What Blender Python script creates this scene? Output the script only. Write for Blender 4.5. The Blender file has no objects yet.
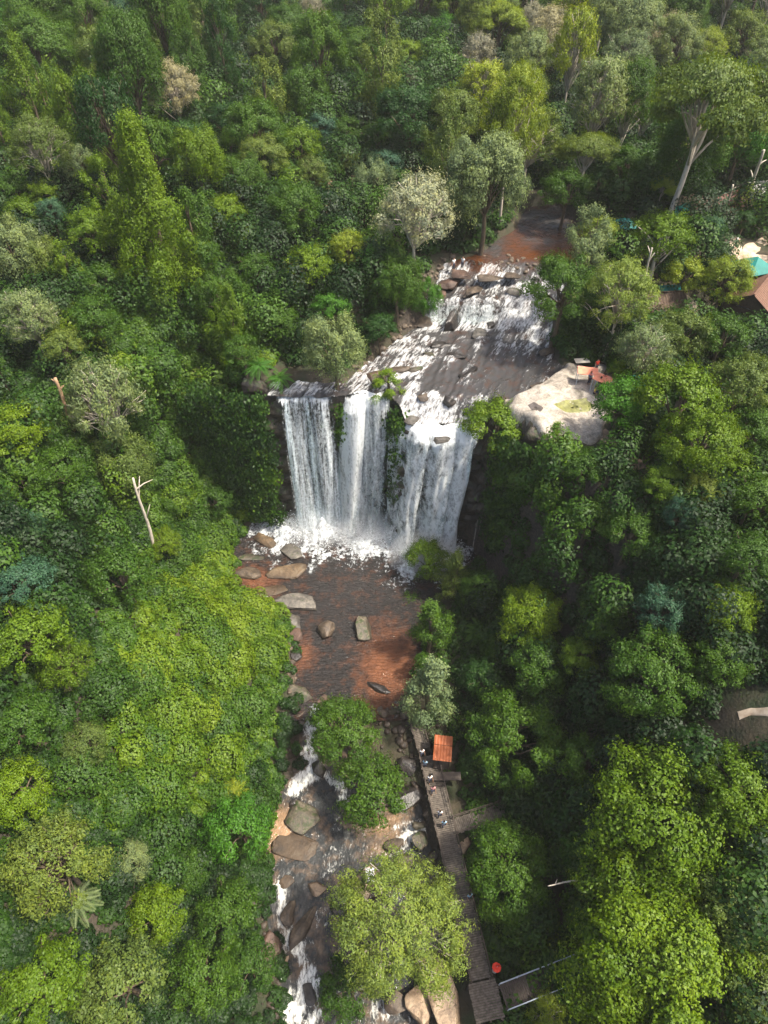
import bpy, math, random
import numpy as np
rng = np.random.default_rng(7)
random.seed(7)
HAZE, EXPO = 0.00013, 0.97
S = bpy.context.scene
COL = S.collection
R_ = math.radians
# ------------------------------------------------------------------ camera numbers
F_PX, PITCH, CAM_H = 683.0, R_(48), 72.0
def rays(u, v):
    cx = (np.asarray(u, float)-384)/F_PX; cy = (512-np.asarray(v, float))/F_PX
    return np.stack([cx, math.cos(PITCH)+cy*math.sin(PITCH), -math.sin(PITCH)+cy*math.cos(PITCH)], -1)
def project(x, y, z):
    dz = z-CAM_H
    dep = y*math.cos(PITCH)-dz*math.sin(PITCH)
    up = y*math.sin(PITCH)+dz*math.cos(PITCH)
    return 384+F_PX*x/dep, 512-F_PX*up/dep, dep
# ------------------------------------------------------------------ helpers
def sm(t): t = np.clip(t, 0, 1); return t*t*(3-2*t)
class Noise:
    def __init__(s, seed, n=10, lac=1.0, dim=3):
        r = np.random.default_rng(seed)
        s.w = r.normal(size=(n, dim)); s.w /= np.linalg.norm(s.w, axis=1)[:, None]
        s.w *= (lac*(0.6+1.6*r.random(n)))[:, None]; s.p = r.random(n)*6.28; s.n = n
    def __call__(s, P):
        return np.sin(P@s.w.T+s.p).sum(-1)/math.sqrt(s.n)*1.1
def noise2(seed, lac): return Noise(seed, 10, lac, 2)
def pip(x, y, poly):
    x = np.asarray(x, float); y = np.asarray(y, float); ins = np.zeros(x.shape, bool)
    n = len(poly)
    for i in range(n):
        x0, y0 = poly[i]; x1, y1 = poly[(i+1) % n]
        c = ((y0 > y) != (y1 > y)) & (x < (x1-x0)*(y-y0)/((y1-y0) if y1 != y0 else 1e-9)+x0)
        ins ^= c
    return ins
def segd(x, y, pts, closed=True):
    d = np.full(np.shape(x), 1e9); n = len(pts)
    for i in range(n if closed else n-1):
        ax, ay = pts[i]; bx, by = pts[(i+1) % n]
        vx, vy = bx-ax, by-ay
        t = np.clip(((x-ax)*vx+(y-ay)*vy)/(vx*vx+vy*vy+1e-9), 0, 1)
        d = np.minimum(d, np.hypot(x-ax-t*vx, y-ay-t*vy))
    return d
def sd(x, y, poly):
    d = segd(x, y, poly); return np.where(pip(x, y, poly), -d, d)

def mesh(name, V, Fc, mat=None, attrs=None, smooth=False, k=None):
    """V (N,3); Fc (M,k) array of equal sized faces or a python list"""
    me = bpy.data.meshes.new(name)
    V = np.asarray(V, np.float32)
    if isinstance(Fc, np.ndarray):
        M, kk = Fc.shape
        me.vertices.add(len(V)); me.vertices.foreach_set('co', V.ravel())
        me.loops.add(M*kk); me.loops.foreach_set('vertex_index', Fc.astype(np.int32).ravel())
        me.polygons.add(M); me.polygons.foreach_set('loop_start', np.arange(0, M*kk, kk, dtype=np.int32))
        me.update(calc_edges=True)
    else:
        me.from_pydata([tuple(map(float, v)) for v in V], [], Fc); me.update()
    if smooth: me.polygons.foreach_set('use_smooth', np.ones(len(me.polygons), bool))
    for an, av in (attrs or {}).items():
        a = me.attributes.new(an, 'FLOAT', 'POINT'); a.data.foreach_set('value', np.asarray(av, np.float32))
    if mat: me.materials.append(mat)
    return me
def link(me, name, parent=None, loc=(0, 0, 0), rz=0):
    o = bpy.data.objects.new(name, me); COL.objects.link(o); o.location = loc
    if rz: o.rotation_euler = (0, 0, rz)
    if parent is not None: o.parent = parent
    return o
def tag(o, label=None, cat=None, group=None, kind=None):
    if label: o['label'] = label
    if cat: o['category'] = cat
    if group: o['group'] = group
    if kind: o['kind'] = kind
    return o
def thing(name, label, cat, loc=(0, 0, 0), rz=0, group=None):
    o = bpy.data.objects.new(name, None); COL.objects.link(o); o.empty_display_size = .3
    o.location = loc; o.rotation_euler = (0, 0, rz)
    return tag(o, label, cat, group)
class MB:
    """collects boxes / tubes / polygons in one mesh"""
    def __init__(s): s.V = []; s.F = []
    def add(s, V, Fc):
        b = len(s.V); s.V += [tuple(v) for v in V]; s.F += [[i+b for i in f] for f in Fc]; return s
    def box(s, c, d, rz=0, tilt=0):
        cx, cy, cz = c; hx, hy, hz = d[0]/2, d[1]/2, d[2]/2
        V = []
        for z in (-hz, hz):
            for x, y in ((-hx, -hy), (hx, -hy), (hx, hy), (-hx, hy)):
                X, Z = x*math.cos(tilt)+z*math.sin(tilt), -x*math.sin(tilt)+z*math.cos(tilt)
                V.append((cx+X*math.cos(rz)-y*math.sin(rz), cy+X*math.sin(rz)+y*math.cos(rz), cz+Z))
        return s.add(V, [(3, 2, 1, 0), (4, 5, 6, 7), (0, 1, 5, 4), (1, 2, 6, 5), (2, 3, 7, 6), (3, 0, 4, 7)])
    def tube(s, pts, rad, n=6):
        pts = [np.array(p, float) for p in pts]; V = []; Fc = []
        if not hasattr(rad, '__len__'): rad = [rad]*len(pts)
        for i, p in enumerate(pts):
            t = pts[min(i+1, len(pts)-1)]-pts[max(i-1, 0)]; t /= np.linalg.norm(t)+1e-9
            a = np.cross(t, (0, 0, 1.) if abs(t[2]) < .9 else (1., 0, 0)); a /= np.linalg.norm(a); b = np.cross(t, a)
            for k in range(n):
                q = 2*math.pi*k/n; V.append(p+(a*math.cos(q)+b*math.sin(q))*rad[i])
        for i in range(len(pts)-1):
            for k in range(n):
                Fc.append((i*n+k, i*n+(k+1) % n, (i+1)*n+(k+1) % n, (i+1)*n+k))
        Fc.append(tuple(range(n))[::-1]); Fc.append(tuple(range((len(pts)-1)*n, len(pts)*n)))
        return s.add(V, Fc)
    def bar(s, a, b, w, h):
        a = np.array(a, float); b = np.array(b, float); t = b-a; t /= np.linalg.norm(t)
        sd_ = np.cross(t, (0, 0, 1.)); sd_ /= np.linalg.norm(sd_); up = np.cross(sd_, t)
        V = [p+sd_*i*w/2+up*j*h/2 for p in (a, b) for i, j in ((-1, -1), (1, -1), (1, 1), (-1, 1))]
        return s.add(V, [(0, 1, 2, 3), (7, 6, 5, 4), (0, 4, 5, 1), (1, 5, 6, 2), (2, 6, 7, 3), (3, 7, 4, 0)])
    def build(s, name, mat, parent=None, smooth=False, loc=(0, 0, 0), rz=0):
        return link(mesh(name, s.V, s.F, mat, smooth=smooth), name, parent, loc, rz)
# ------------------------------------------------------------------ materials
def newmat(name):
    m = bpy.data.materials.new(name); m.use_nodes = True; nt = m.node_tree
    for n in list(nt.nodes): nt.nodes.remove(n)
    return m, nt, nt.nodes.new('ShaderNodeOutputMaterial')
def N(nt, t, **kw):
    n = nt.nodes.new(t)
    for k, v in kw.items():
        if k in n.inputs: n.inputs[k].default_value = v
        else: setattr(n, k, v)
    return n
def attr(nt, nm): n = nt.nodes.new('ShaderNodeAttribute'); n.attribute_name = nm; return n
def ramp(nt, fac, stops):
    r = nt.nodes.new('ShaderNodeValToRGB'); el = r.color_ramp.elements
    while len(el) > 1: el.remove(el[-1])
    el[0].position = stops[0][0]; el[0].color = (*stops[0][1], 1)
    for p, c in stops[1:]:
        e = el.new(p); e.color = (*c, 1)
    nt.links.new(fac, r.inputs[0]); return r
def math_(nt, op, a, b=None, clamp=False):
    n = nt.nodes.new('ShaderNodeMath'); n.operation = op; n.use_clamp = clamp
    for i, q in enumerate((a, b)):
        if q is None: continue
        if isinstance(q, (int, float)): n.inputs[i].default_value = q
        else: nt.links.new(q, n.inputs[i])
    return n.outputs[0]
def tex(nt, scale, detail=3, vec=None, rough=.55, dist=0):
    n = N(nt, 'ShaderNodeTexNoise', Scale=scale, Detail=detail, Roughness=rough, Distortion=dist)
    if vec is not None: nt.links.new(vec, n.inputs['Vector'])
    return n
def coords(nt, scale=(1, 1, 1)):
    t = nt.nodes.new('ShaderNodeTexCoord'); mp = nt.nodes.new('ShaderNodeMapping')
    mp.inputs['Scale'].default_value = scale; nt.links.new(t.outputs['Object'], mp.inputs[0]); return mp.outputs[0]
def leafmat(name, c, warm=.5, transl=.3, var=.5):
    """leaf with colour differing leaf to leaf and plant to plant"""
    m, nt, out = newmat(name); c = np.array(c)
    lo = c*np.array([.62-.1*var, .70-.05*var, .85]); hi = c*np.array([1.45+.45*warm, 1.38+.1*warm, .95-.25*warm])
    lv = attr(nt, 'lv'); info = nt.nodes.new('ShaderNodeObjectInfo')
    f = math_(nt, 'ADD', lv.outputs['Fac'], math_(nt, 'MULTIPLY', math_(nt, 'SUBTRACT', info.outputs['Random'], .5), .35))
    r = ramp(nt, f, [(0, lo), (.5, c), (1, np.minimum(hi, .8))])
    pb = N(nt, 'ShaderNodeBsdfPrincipled', Roughness=.55); pb.inputs['Specular IOR Level'].default_value = .3
    nt.links.new(r.outputs[0], pb.inputs['Base Color'])
    tr = nt.nodes.new('ShaderNodeBsdfTranslucent')
    hs = N(nt, 'ShaderNodeHueSaturation', Hue=.485, Saturation=1.15, Value=1.35); nt.links.new(r.outputs[0], hs.inputs['Color'])
    nt.links.new(hs.outputs[0], tr.inputs[0])
    mx = N(nt, 'ShaderNodeMixShader'); mx.inputs[0].default_value = transl
    nt.links.new(pb.outputs[0], mx.inputs[1]); nt.links.new(tr.outputs[0], mx.inputs[2]); nt.links.new(mx.outputs[0], out.inputs[0])
    return m
def solid(name, c, rough=.7, var=.25, scale=3, bump=0.0, metal=0, c2=None, stretch=(1, 1, 1), spec=.3):
    m, nt, out = newmat(name); c = np.array(c)
    n = tex(nt, scale, 5, coords(nt, stretch))
    r = ramp(nt, n.outputs['Fac'], [(.3, np.array(c2) if c2 is not None else c*(1-var)), (.7, np.minimum(c*(1+var), .95))])
    pb = N(nt, 'ShaderNodeBsdfPrincipled', Roughness=rough, Metallic=metal); pb.inputs['Specular IOR Level'].default_value = spec
    nt.links.new(r.outputs[0], pb.inputs['Base Color']); nt.links.new(pb.outputs[0], out.inputs[0])
    if bump:
        b = N(nt, 'ShaderNodeBump', Strength=.8, Distance=bump); nt.links.new(n.outputs['Fac'], b.inputs['Height']); nt.links.new(b.outputs[0], pb.inputs['Normal'])
    return m
LEAF = {
 'mid':   leafmat('leaf_mid_green', (.042, .098, .008), .6),
 'lime':  leafmat('leaf_lime_green', (.088, .156, .005), .6),
 'bright':leafmat('leaf_bright_green', (.042, .130, .010), .4),
 'yellow':leafmat('leaf_yellow_green', (.165, .225, .018), .6),
 'olive': leafmat('leaf_olive_green', (.098, .145, .026), .5),
 'dark':  leafmat('leaf_dark_green', (.020, .062, .011), .3),
 'teal':  leafmat('leaf_blue_green', (.040, .100, .055), .0),
 'grey':  leafmat('leaf_grey_green', (.135, .185, .075), .3),
 'airy':  leafmat('leaf_pale_lime', (.135, .195, .038), .4),
 'pale':  leafmat('leaf_pale_grey', (.27, .29, .175), .2),
 'wine':  leafmat('leaf_brown_grey', (.22, .215, .14), .2),
}
WORD = {'mid': 'mid green', 'lime': 'lime green', 'bright': 'bright green', 'yellow': 'yellow-green', 'airy': 'pale lime green', 'olive': 'olive green',
        'dark': 'dark green', 'teal': 'blue-green', 'grey': 'grey-green', 'pale': 'pale grey', 'wine': 'brownish grey'}
BARK = solid('bark_brown', (.10, .075, .05), .9, .4, 6, .02, stretch=(1, 1, .3))
BARKP = solid('bark_pale', (.42, .37, .30), .85, .3, 5, .02, stretch=(1, 1, .3))
# ------------------------------------------------------------------ terrain
FL = [(-16, 63.2), (-13, 63.0), (-6, 63.0), (-4.5, 63.6), (.5, 63.6), (1.8, 61.4), (2.6, 59.4), (10.5, 59.4), (12, 58.5), (13.5, 54), (13, 45),
      (11, 35), (14, 22), (16, 5), (16, -70), (-13.5, -70), (-13.5, 0), (-14, 20), (-12.5, 30), (-12.5, 40), (-15, 46), (-21, 50), (-23, 58), (-20, 63)]
POOL = [(-15, 65), (-20.5, 59), (-19.5, 55), (-17.7, 50.5), (-12, 48), (-10.5, 43), (-9.7, 37.5), (-8.3, 35), (-4, 34.5), (1.5, 36), (3.8, 40),
        (4.2, 44), (5.2, 50), (9, 54), (12.5, 58), (12.5, 63), (5, 64), (-5, 65)]
LOW = [(-8.3, 36), (-9.6, 31.5), (-9.5, 28.5), (-12, 26), (-11.8, 21), (-11.2, 16.5), (-9.8, 11.5), (-9.3, 7), (-9, 0), (-9, -30), (3, -30),
       (3, 0), (3.5, 8), (5, 14), (4.8, 20), (3.5, 26), (-2, 27.5), (-4, 30), (-5.6, 33), (-5.4, 36)]
UP = [(-13, 60), (-13, 63.8), (-6, 64.2), (-4.5, 64), (-2.3, 67), (1.4, 72), (4.5, 76), (6, 79.5), (8, 84), (12, 85.5), (15.5, 89), (19, 94), (21.5, 101), (25.5, 101.5),
      (27.5, 97), (27.5, 92), (24.5, 84), (21.5, 77), (20, 72), (20.9, 67), (17.5, 63.5), (14.2, 61.2), (12, 58.5), (10.5, 57), (2, 57), (1.6, 60), (0, 60)]
nA, nB, nC = noise2(1, .09), noise2(2, .45), noise2(3, 1.6)
def zw_low(y): return -3.0*sm((36-y)/5)-1.6*sm((18-y)/9)-1.0*sm((8-y)/12)
def zw_up(x, y):
    z = 23+.15*sm((y-66)/8)
    left = 2.5*sm((y-77.2)/1.0); right = 2.5*sm((y-72)/9)
    z = z+left+(right-left)*sm((x-13.5)/2.5)
    z = z+1.5*sm((y-79)/7)
    led = sm((x-1.6)/1.2)*sm((12.6-x)/1.5)
    z = z-led*2.2*sm((62.2-y)/2.4)
    return z
def plateau(x, y):
    return 23.9+3.9*sm((y-70)/12)-6*sm((y-120)/110)+1.2*nA(np.stack([x, y], -1))*sm((np.abs(x)+abs(1)+np.maximum(y-90, 0))/50)+2.0*sm((-x-10)/20)
def Z(x, y):
    x = np.asarray(x, float); y = np.asarray(y, float)
    P = plateau(x, y); pt = np.stack([x, y], -1)
    zf = .7-2.2*sm((38-y)/9)-2.2*sm((22-y)/16)
    d = sd(x, y, FL)
    side = np.where(x < 0, 12+12*sm((63-y)/18), 2.5+17*sm((56-y)/22))
    a = np.maximum(np.clip((np.abs(x+2)-14)/3, 0, 1), sm((55-y)/4))
    w = .55+(side-.55)*a
    t = np.clip(d/w, 0, 1)
    g = np.where(a > .5, sm(t)*.7+t*.3, t)
    z = zf+(P-zf)*g+(.35*nB(pt)+.08*nC(pt))*np.clip(np.abs(d)/4, 0, 1)
    dl = sd(x, y, LOW); z = np.where(y < 37, (zw_low(y)-.9)+(z-(zw_low(y)-.9))*sm((dl+.4)/1.8), z)
    dp = sd(x, y, POOL); z = np.where(d < .3, -1.0+(z+1.0)*sm((dp+.4)/1.8), z)
    du = sd(x, y, UP); z = np.where((d > 0) & (y > 56), (zw_up(x, y)-.6)+(z-(zw_up(x, y)-.6))*sm((du+.3)/1.6), z)
    return z
def Zf(x, y): return float(Z(np.array([x]), np.array([y]))[0])
def hit(u, v, dz=0.0):
    """world point where the line of sight through a photo pixel meets the ground (raised by dz)"""
    d = rays(u, v); t = np.linspace(20, 420, 3000)
    P = d[None]*t[:, None]; z = CAM_H+P[:, 2]; g = Z(P[:, 0], P[:, 1])+dz
    i = int(np.argmax(z <= g)) if (z <= g).any() else len(t)-1
    return float(P[i, 0]), float(P[i, 1]), float(g[i]), float(t[i])
xs = np.concatenate([-1500*np.linspace(1, 0, 12)[:-1]**2-130, np.arange(-130, -34, 2.5), np.arange(-34, 34, .4), np.arange(34, 130, 2.5), 130+1500*np.linspace(0, 1, 12)[1:]**2])
ys = np.concatenate([-800*np.linspace(1, 0, 10)[:-1]**2-40, np.arange(-40, 0, 2.), np.arange(0, 112, .4), np.arange(112, 300, 3.), 300+2500*np.linspace(0, 1, 12)[1:]**2])
def grid(xs, ys, zf):
    X, Y = np.meshgrid(xs, ys); zz = zf(X.ravel(), Y.ravel()); V = np.stack([X.ravel(), Y.ravel(), zz], -1)
    nx, ny = len(xs), len(ys); i = np.arange(nx*ny).reshape(ny, nx)
    return V, np.stack([i[:-1, :-1].ravel(), i[:-1, 1:].ravel(), i[1:, 1:].ravel(), i[1:, :-1].ravel()], -1)
V, Fq = grid(xs, ys, Z)
m, nt, out = newmat('forest_soil')
co = coords(nt); n1 = tex(nt, .5, 6, co); n2 = tex(nt, 4, 5, co)
c1 = ramp(nt, n1.outputs['Fac'], [(.35, (.020, .030, .010)), (.52, (.034, .030, .015)), (.7, (.060, .046, .028))])
geo = nt.nodes.new('ShaderNodeNewGeometry'); sx = nt.nodes.new('ShaderNodeSeparateXYZ'); nt.links.new(geo.outputs['True Normal'], sx.inputs[0])
steep = math_(nt, 'MULTIPLY', math_(nt, 'SUBTRACT', .62, sx.outputs['Z']), 4, True)
c2 = ramp(nt, n2.outputs['Fac'], [(.3, (.022, .017, .014)), (.7, (.085, .065, .048))])
mx = nt.nodes.new('ShaderNodeMix'); mx.data_type = 'RGBA'; nt.links.new(steep, mx.inputs[0]); nt.links.new(c1.outputs[0], mx.inputs[6]); nt.links.new(c2.outputs[0], mx.inputs[7])
pb = N(nt, 'ShaderNodeBsdfPrincipled', Roughness=.9); nt.links.new(mx.outputs[2], pb.inputs['Base Color'])
bp = N(nt, 'ShaderNodeBump', Strength=.8, Distance=.12); nt.links.new(n2.outputs['Fac'], bp.inputs['Height']); nt.links.new(bp.outputs[0], pb.inputs['Normal'])
nt.links.new(pb.outputs[0], out.inputs[0])
tag(link(mesh('ground', V, Fq, m, smooth=True), 'ground'), kind='structure')

# ------------------------------------------------------------------ rock materials
def rockmat(name, ca, cb, cc, moss=0.0, wet=.6, bump=.08):
    m, nt, out = newmat(name); co = coords(nt)
    n1 = tex(nt, .9, 6, co, .62, .6); n2 = tex(nt, 5, 6, co, .6)
    r = ramp(nt, n1.outputs['Fac'], [(.3, ca), (.5, cb), (.72, cc)])
    r2 = ramp(nt, n2.outputs['Fac'], [(.25, (.5, .5, .5)), (.7, (1.15, 1.12, 1.08))])
    mx = nt.nodes.new('ShaderNodeMix'); mx.data_type = 'RGBA'; mx.blend_type = 'MULTIPLY'; mx.inputs[0].default_value = .9
    nt.links.new(r.outputs[0], mx.inputs[6]); nt.links.new(r2.outputs[0], mx.inputs[7])
    colr = mx.outputs[2]
    if moss:
        geo = nt.nodes.new('ShaderNodeNewGeometry'); sx = nt.nodes.new('ShaderNodeSeparateXYZ'); nt.links.new(geo.outputs['Normal'], sx.inputs[0])
        n3 = tex(nt, 1.7, 5, co)
        f = math_(nt, 'MULTIPLY', math_(nt, 'SUBTRACT', math_(nt, 'ADD', math_(nt, 'MULTIPLY', sx.outputs['Z'], .25), n3.outputs['Fac']), 1.0-moss*.45), 7, True)
        mm = nt.nodes.new('ShaderNodeMix'); mm.data_type = 'RGBA'; nt.links.new(f, mm.inputs[0]); nt.links.new(colr, mm.inputs[6]); mm.inputs[7].default_value = (.035, .05, .014, 1)
        colr = mm.outputs[2]
    sz = nt.nodes.new('ShaderNodeSeparateXYZ'); nt.links.new(co, sz.inputs[0])
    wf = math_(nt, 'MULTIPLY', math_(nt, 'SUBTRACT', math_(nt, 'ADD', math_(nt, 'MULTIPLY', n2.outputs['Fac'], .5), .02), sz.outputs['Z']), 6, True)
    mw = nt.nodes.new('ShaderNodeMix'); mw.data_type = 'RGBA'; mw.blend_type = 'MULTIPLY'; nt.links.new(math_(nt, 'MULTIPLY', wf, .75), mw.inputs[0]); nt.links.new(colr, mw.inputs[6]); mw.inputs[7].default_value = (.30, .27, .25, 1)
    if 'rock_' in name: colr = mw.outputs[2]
    vc = N(nt, 'ShaderNodeTexVoronoi', Scale=1.6); vc.feature = 'DISTANCE_TO_EDGE'; nt.links.new(co, vc.inputs['Vector'])
    mc = nt.nodes.new('ShaderNodeMix'); mc.data_type = 'RGBA'; nt.links.new(math_(nt, 'MULTIPLY', math_(nt, 'SUBTRACT', .018, vc.outputs['Distance']), 30, True), mc.inputs[0]); nt.links.new(colr, mc.inputs[6]); mc.inputs[7].default_value = (.02, .017, .014, 1)
    if name in ('rock_sandstone', 'rock_grey', 'ledge_rock', 'rock_brown'): colr = mc.outputs[2]
    pb = N(nt, 'ShaderNodeBsdfPrincipled', Roughness=wet); nt.links.new(colr, pb.inputs['Base Color'])
    b = N(nt, 'ShaderNodeBump', Strength=.9, Distance=bump); nt.links.new(n2.outputs['Fac'], b.inputs['Height']); nt.links.new(b.outputs[0], pb.inputs['Normal'])
    nt.links.new(pb.outputs[0], out.inputs[0]); return m
RK = {'brown': rockmat('rock_brown', (.035, .026, .020), (.095, .070, .048), (.18, .14, .10)),
      'grey': rockmat('rock_grey', (.045, .042, .038), (.12, .11, .095), (.21, .19, .16), .35),
      'dark': rockmat('rock_dark_wet', (.012, .011, .011), (.035, .03, .027), (.085, .07, .06), 0, .3),
      'orange': rockmat('rock_orange', (.045, .035, .025), (.13, .085, .045), (.20, .16, .11)),
      'sand': rockmat('rock_sandstone', (.15, .10, .065), (.32, .23, .15), (.43, .34, .24)),
      'moss': rockmat('rock_mossy', (.05, .045, .03), (.10, .085, .06), (.19, .16, .11), .62),
      'red': rockmat('rock_reddish', (.045, .03, .022), (.105, .062, .045), (.18, .12, .085))}
# ------------------------------------------------------------------ cliff wall behind the falls
CL = [(-23, 66), (-19, 63.6), (-16, 62.9), (-13, 62.7), (-9, 62.8), (-6, 62.6), (-4.6, 63.2), (-2, 63.2), (.4, 63.1), (1.4, 61.3), (2.4, 59.3), (5, 59.0), (8, 59.0), (10.5, 59.0),
      (12.2, 58.2), (13.8, 55.5), (17, 53.6), (20, 52.4)]
def resample(pts, n):
    p = np.array(pts, float); s = np.r_[0, np.cumsum(np.linalg.norm(np.diff(p, axis=0), axis=1))]
    q = np.linspace(0, s[-1], n); return np.stack([np.interp(q, s, p[:, k]) for k in range(p.shape[1])], -1), q
cl, cs = resample(CL, 260)
tn = np.gradient(cl, axis=0); tn /= np.linalg.norm(tn, axis=1)[:, None]; nrm = np.stack([tn[:, 1], -tn[:, 0]], -1)
nz = 110; hh = np.linspace(0, 1, nz)
n3a, n3b, n3c = Noise(31, 12, .5), Noise(32, 12, 1.5), Noise(33, 12, 4.)
Vc = []
for j in range(nz):
    top = np.minimum(Z(cl[:, 0]+nrm[:, 0]*-.9, cl[:, 1]+nrm[:, 1]*-.9)+.05, 24.2)
    top = np.where((cl[:, 0] > 2.2) & (cl[:, 0] < 11.5), 20.4, top)
    zz = -1.5+(top+1.5)*hh[j]
    P = np.stack([cl[:, 0], cl[:, 1], zz], -1)
    strata = .28*np.sign(np.sin(zz*2.2+1.2*n3a(P*np.array([.3, .3, .2]))))*(.6+.4*n3a(P))
    off = .5+.55*n3a(P)+.28*n3b(P*np.array([1, 1, 2.2]))+.07*n3c(P)+strata*.55
    off = np.clip(off, -.4, 1.4)*(.35+.65*np.sin(math.pi*min(1, hh[j]*1.02))**.4)-(.9 if j == nz-1 else 0)
    Vc.append(np.stack([cl[:, 0]+nrm[:, 0]*off, cl[:, 1]+nrm[:, 1]*off, zz], -1))
Vc = np.concatenate(Vc); i = np.arange(nz*260).reshape(nz, 260)
Fq = np.stack([i[:-1, :-1].ravel(), i[:-1, 1:].ravel(), i[1:, 1:].ravel(), i[1:, :-1].ravel()], -1)
CLIFFM = rockmat('cliff_rock', (.018, .016, .014), (.045, .036, .028), (.10, .075, .05), .75, .55, .12)
tag(link(mesh('cliff', Vc, Fq, CLIFFM, smooth=False), 'cliff'), kind='structure')
# ------------------------------------------------------------------ water
def rotcoords(nt, ang, scale):
    t = nt.nodes.new('ShaderNodeTexCoord'); a = nt.nodes.new('ShaderNodeMapping'); b = nt.nodes.new('ShaderNodeMapping'); a.inputs['Rotation'].default_value = (0, 0, -ang)
    b.inputs['Scale'].default_value = scale; nt.links.new(t.outputs['Object'], a.inputs[0]); nt.links.new(a.outputs[0], b.inputs[0]); return b.outputs[0]
def watermat(name, deep, shallow, roughn=.06, wave=5.0, wavedist=.08, stretch=(1, 1, 1), foamc=(.86, .88, .88), streak=(1, 1, 1), fscale=3.0, ang=0, gain=3.2):
    m, nt, out = newmat(name); co = coords(nt, stretch); cf = rotcoords(nt, ang, streak)
    w = tex(nt, wave, 4, co, .6, .8); w2 = tex(nt, wave*.25, 3, co)
    bed = attr(nt, 'bed'); n1 = tex(nt, .8, 6, coords(nt), .65)
    b = math_(nt, 'ADD', bed.outputs['Fac'], math_(nt, 'MULTIPLY', math_(nt, 'SUBTRACT', n1.outputs['Fac'], .5), 1.7), True)
    cr = ramp(nt, b, [(0, deep), (.45, np.array(deep)*.4+np.array(shallow)*.5), (1, shallow)])
    pb = N(nt, 'ShaderNodeBsdfPrincipled', Roughness=roughn, IOR=1.33); nt.links.new(cr.outputs[0], pb.inputs['Base Color'])
    bp = N(nt, 'ShaderNodeBump', Strength=1.0, Distance=wavedist); nt.links.new(math_(nt, 'ADD', w.outputs['Fac'], w2.outputs['Fac']), bp.inputs['Height']); nt.links.new(bp.outputs[0], pb.inputs['Normal'])
    fo = attr(nt, 'foam'); fn = tex(nt, fscale, 7, cf, .68, .5)
    f = math_(nt, 'MULTIPLY', math_(nt, 'SUBTRACT', math_(nt, 'ADD', math_(nt, 'MULTIPLY', fo.outputs['Fac'], .62), math_(nt, 'MULTIPLY', fn.outputs['Fac'], 1.9)), 1.26), gain, True)
    fb = N(nt, 'ShaderNodeBsdfPrincipled', Roughness=.7); fb.inputs['Base Color'].default_value = (*foamc, 1)
    fbp = N(nt, 'ShaderNodeBump', Strength=1, Distance=.12); nt.links.new(fn.outputs['Fac'], fbp.inputs['Height']); nt.links.new(fbp.outputs[0], fb.inputs['Normal'])
    mx = nt.nodes.new('ShaderNodeMixShader'); nt.links.new(f, mx.inputs[0]); nt.links.new(pb.outputs[0], mx.inputs[1]); nt.links.new(fb.outputs[0], mx.inputs[2])
    nt.links.new(mx.outputs[0], out.inputs[0]); return m
BASE = [(-14.5, 62.6), (-12, 61.8), (-5.8, 61.6), (-3, 61.2), (1.5, 60.4), (3.5, 58), (5, 56.8), (9, 57)]
# lower pool
xs = np.arange(-24, 15, .2); ys = np.arange(33.6, 66.5, .2)
nW = noise2(11, 1.1); nW2 = noise2(12, .33); nW3 = noise2(13, 2.6)
def zpool(x, y):
    d = segd(x, y, BASE, False); p = np.stack([x, y], -1)
    return .02*nW3(p)+.03*nW(p)+np.exp(-(d/2.6)**2)*(.8+.7*nW(p)+.3*nW3(p))+np.exp(-((x+9.2)/3.8)**2-((y-62.8)/2.3)**2)*(3.0+.8*nW(p)+.3*nW3(p))
V, Fq = grid(xs, ys, zpool); x, y = V[:, 0], V[:, 1]; p = V[:, :2]
d = segd(x, y, BASE, False); fw = np.where(x > 1.5, 3.8, 6.2)
foam = np.clip(1.25-d/fw+.22*nW(p)+.12*nW3(p), 0, 1.05)
foam = np.maximum(foam, np.exp(-((x+9.2)/3.8)**2-((y-62.8)/2.3)**2)*1.3)
foam = np.maximum(foam, np.clip(1.1-np.hypot((x-3.6)/2.4, (y-54.2)/3.4)+.2*nW(p)+.1*nW3(p), 0, 1))
foam = np.maximum(foam, np.clip(1.1-np.hypot((x+6.8)/1.6, (y-35)/1.4)+.2*nW(p), 0, 1))
foam = np.maximum(foam, np.clip(.9-np.hypot((x+15.2)/1.9, (y-50.6)/.7)+.25*nW3(p), 0, .8))
bed = np.clip(1.0-np.hypot((x-.5)/6.2, (y-40.5)/9.5), 0, 1)*1.1+np.clip(1-np.hypot((x+9.6)/2.2, (y-42)/4), 0, 1)*.8
bed = np.maximum(bed, np.clip(1-np.hypot((x+17)/5, (y-53)/4.5), 0, 1)*1.0)
bed = np.clip(bed*1.15+.14*nW2(p)-.12-.5*sm((y-46)/6)*(x > -12), 0, 1)
WPOOL = watermat('pool_water', (.034, .031, .030), (.19, .080, .042), .07, 1.5, .55, (1, 2.6, 1), (.74, .78, .80), (1, 1, 1), 2.4, 0, 2.0)  # missing sky reflection is painted as grey into the deep water colour
tag(link(mesh('pool_water', V, Fq, WPOOL, {'foam': foam, 'bed': bed}, True), 'pool_water'), kind='structure')
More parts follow.
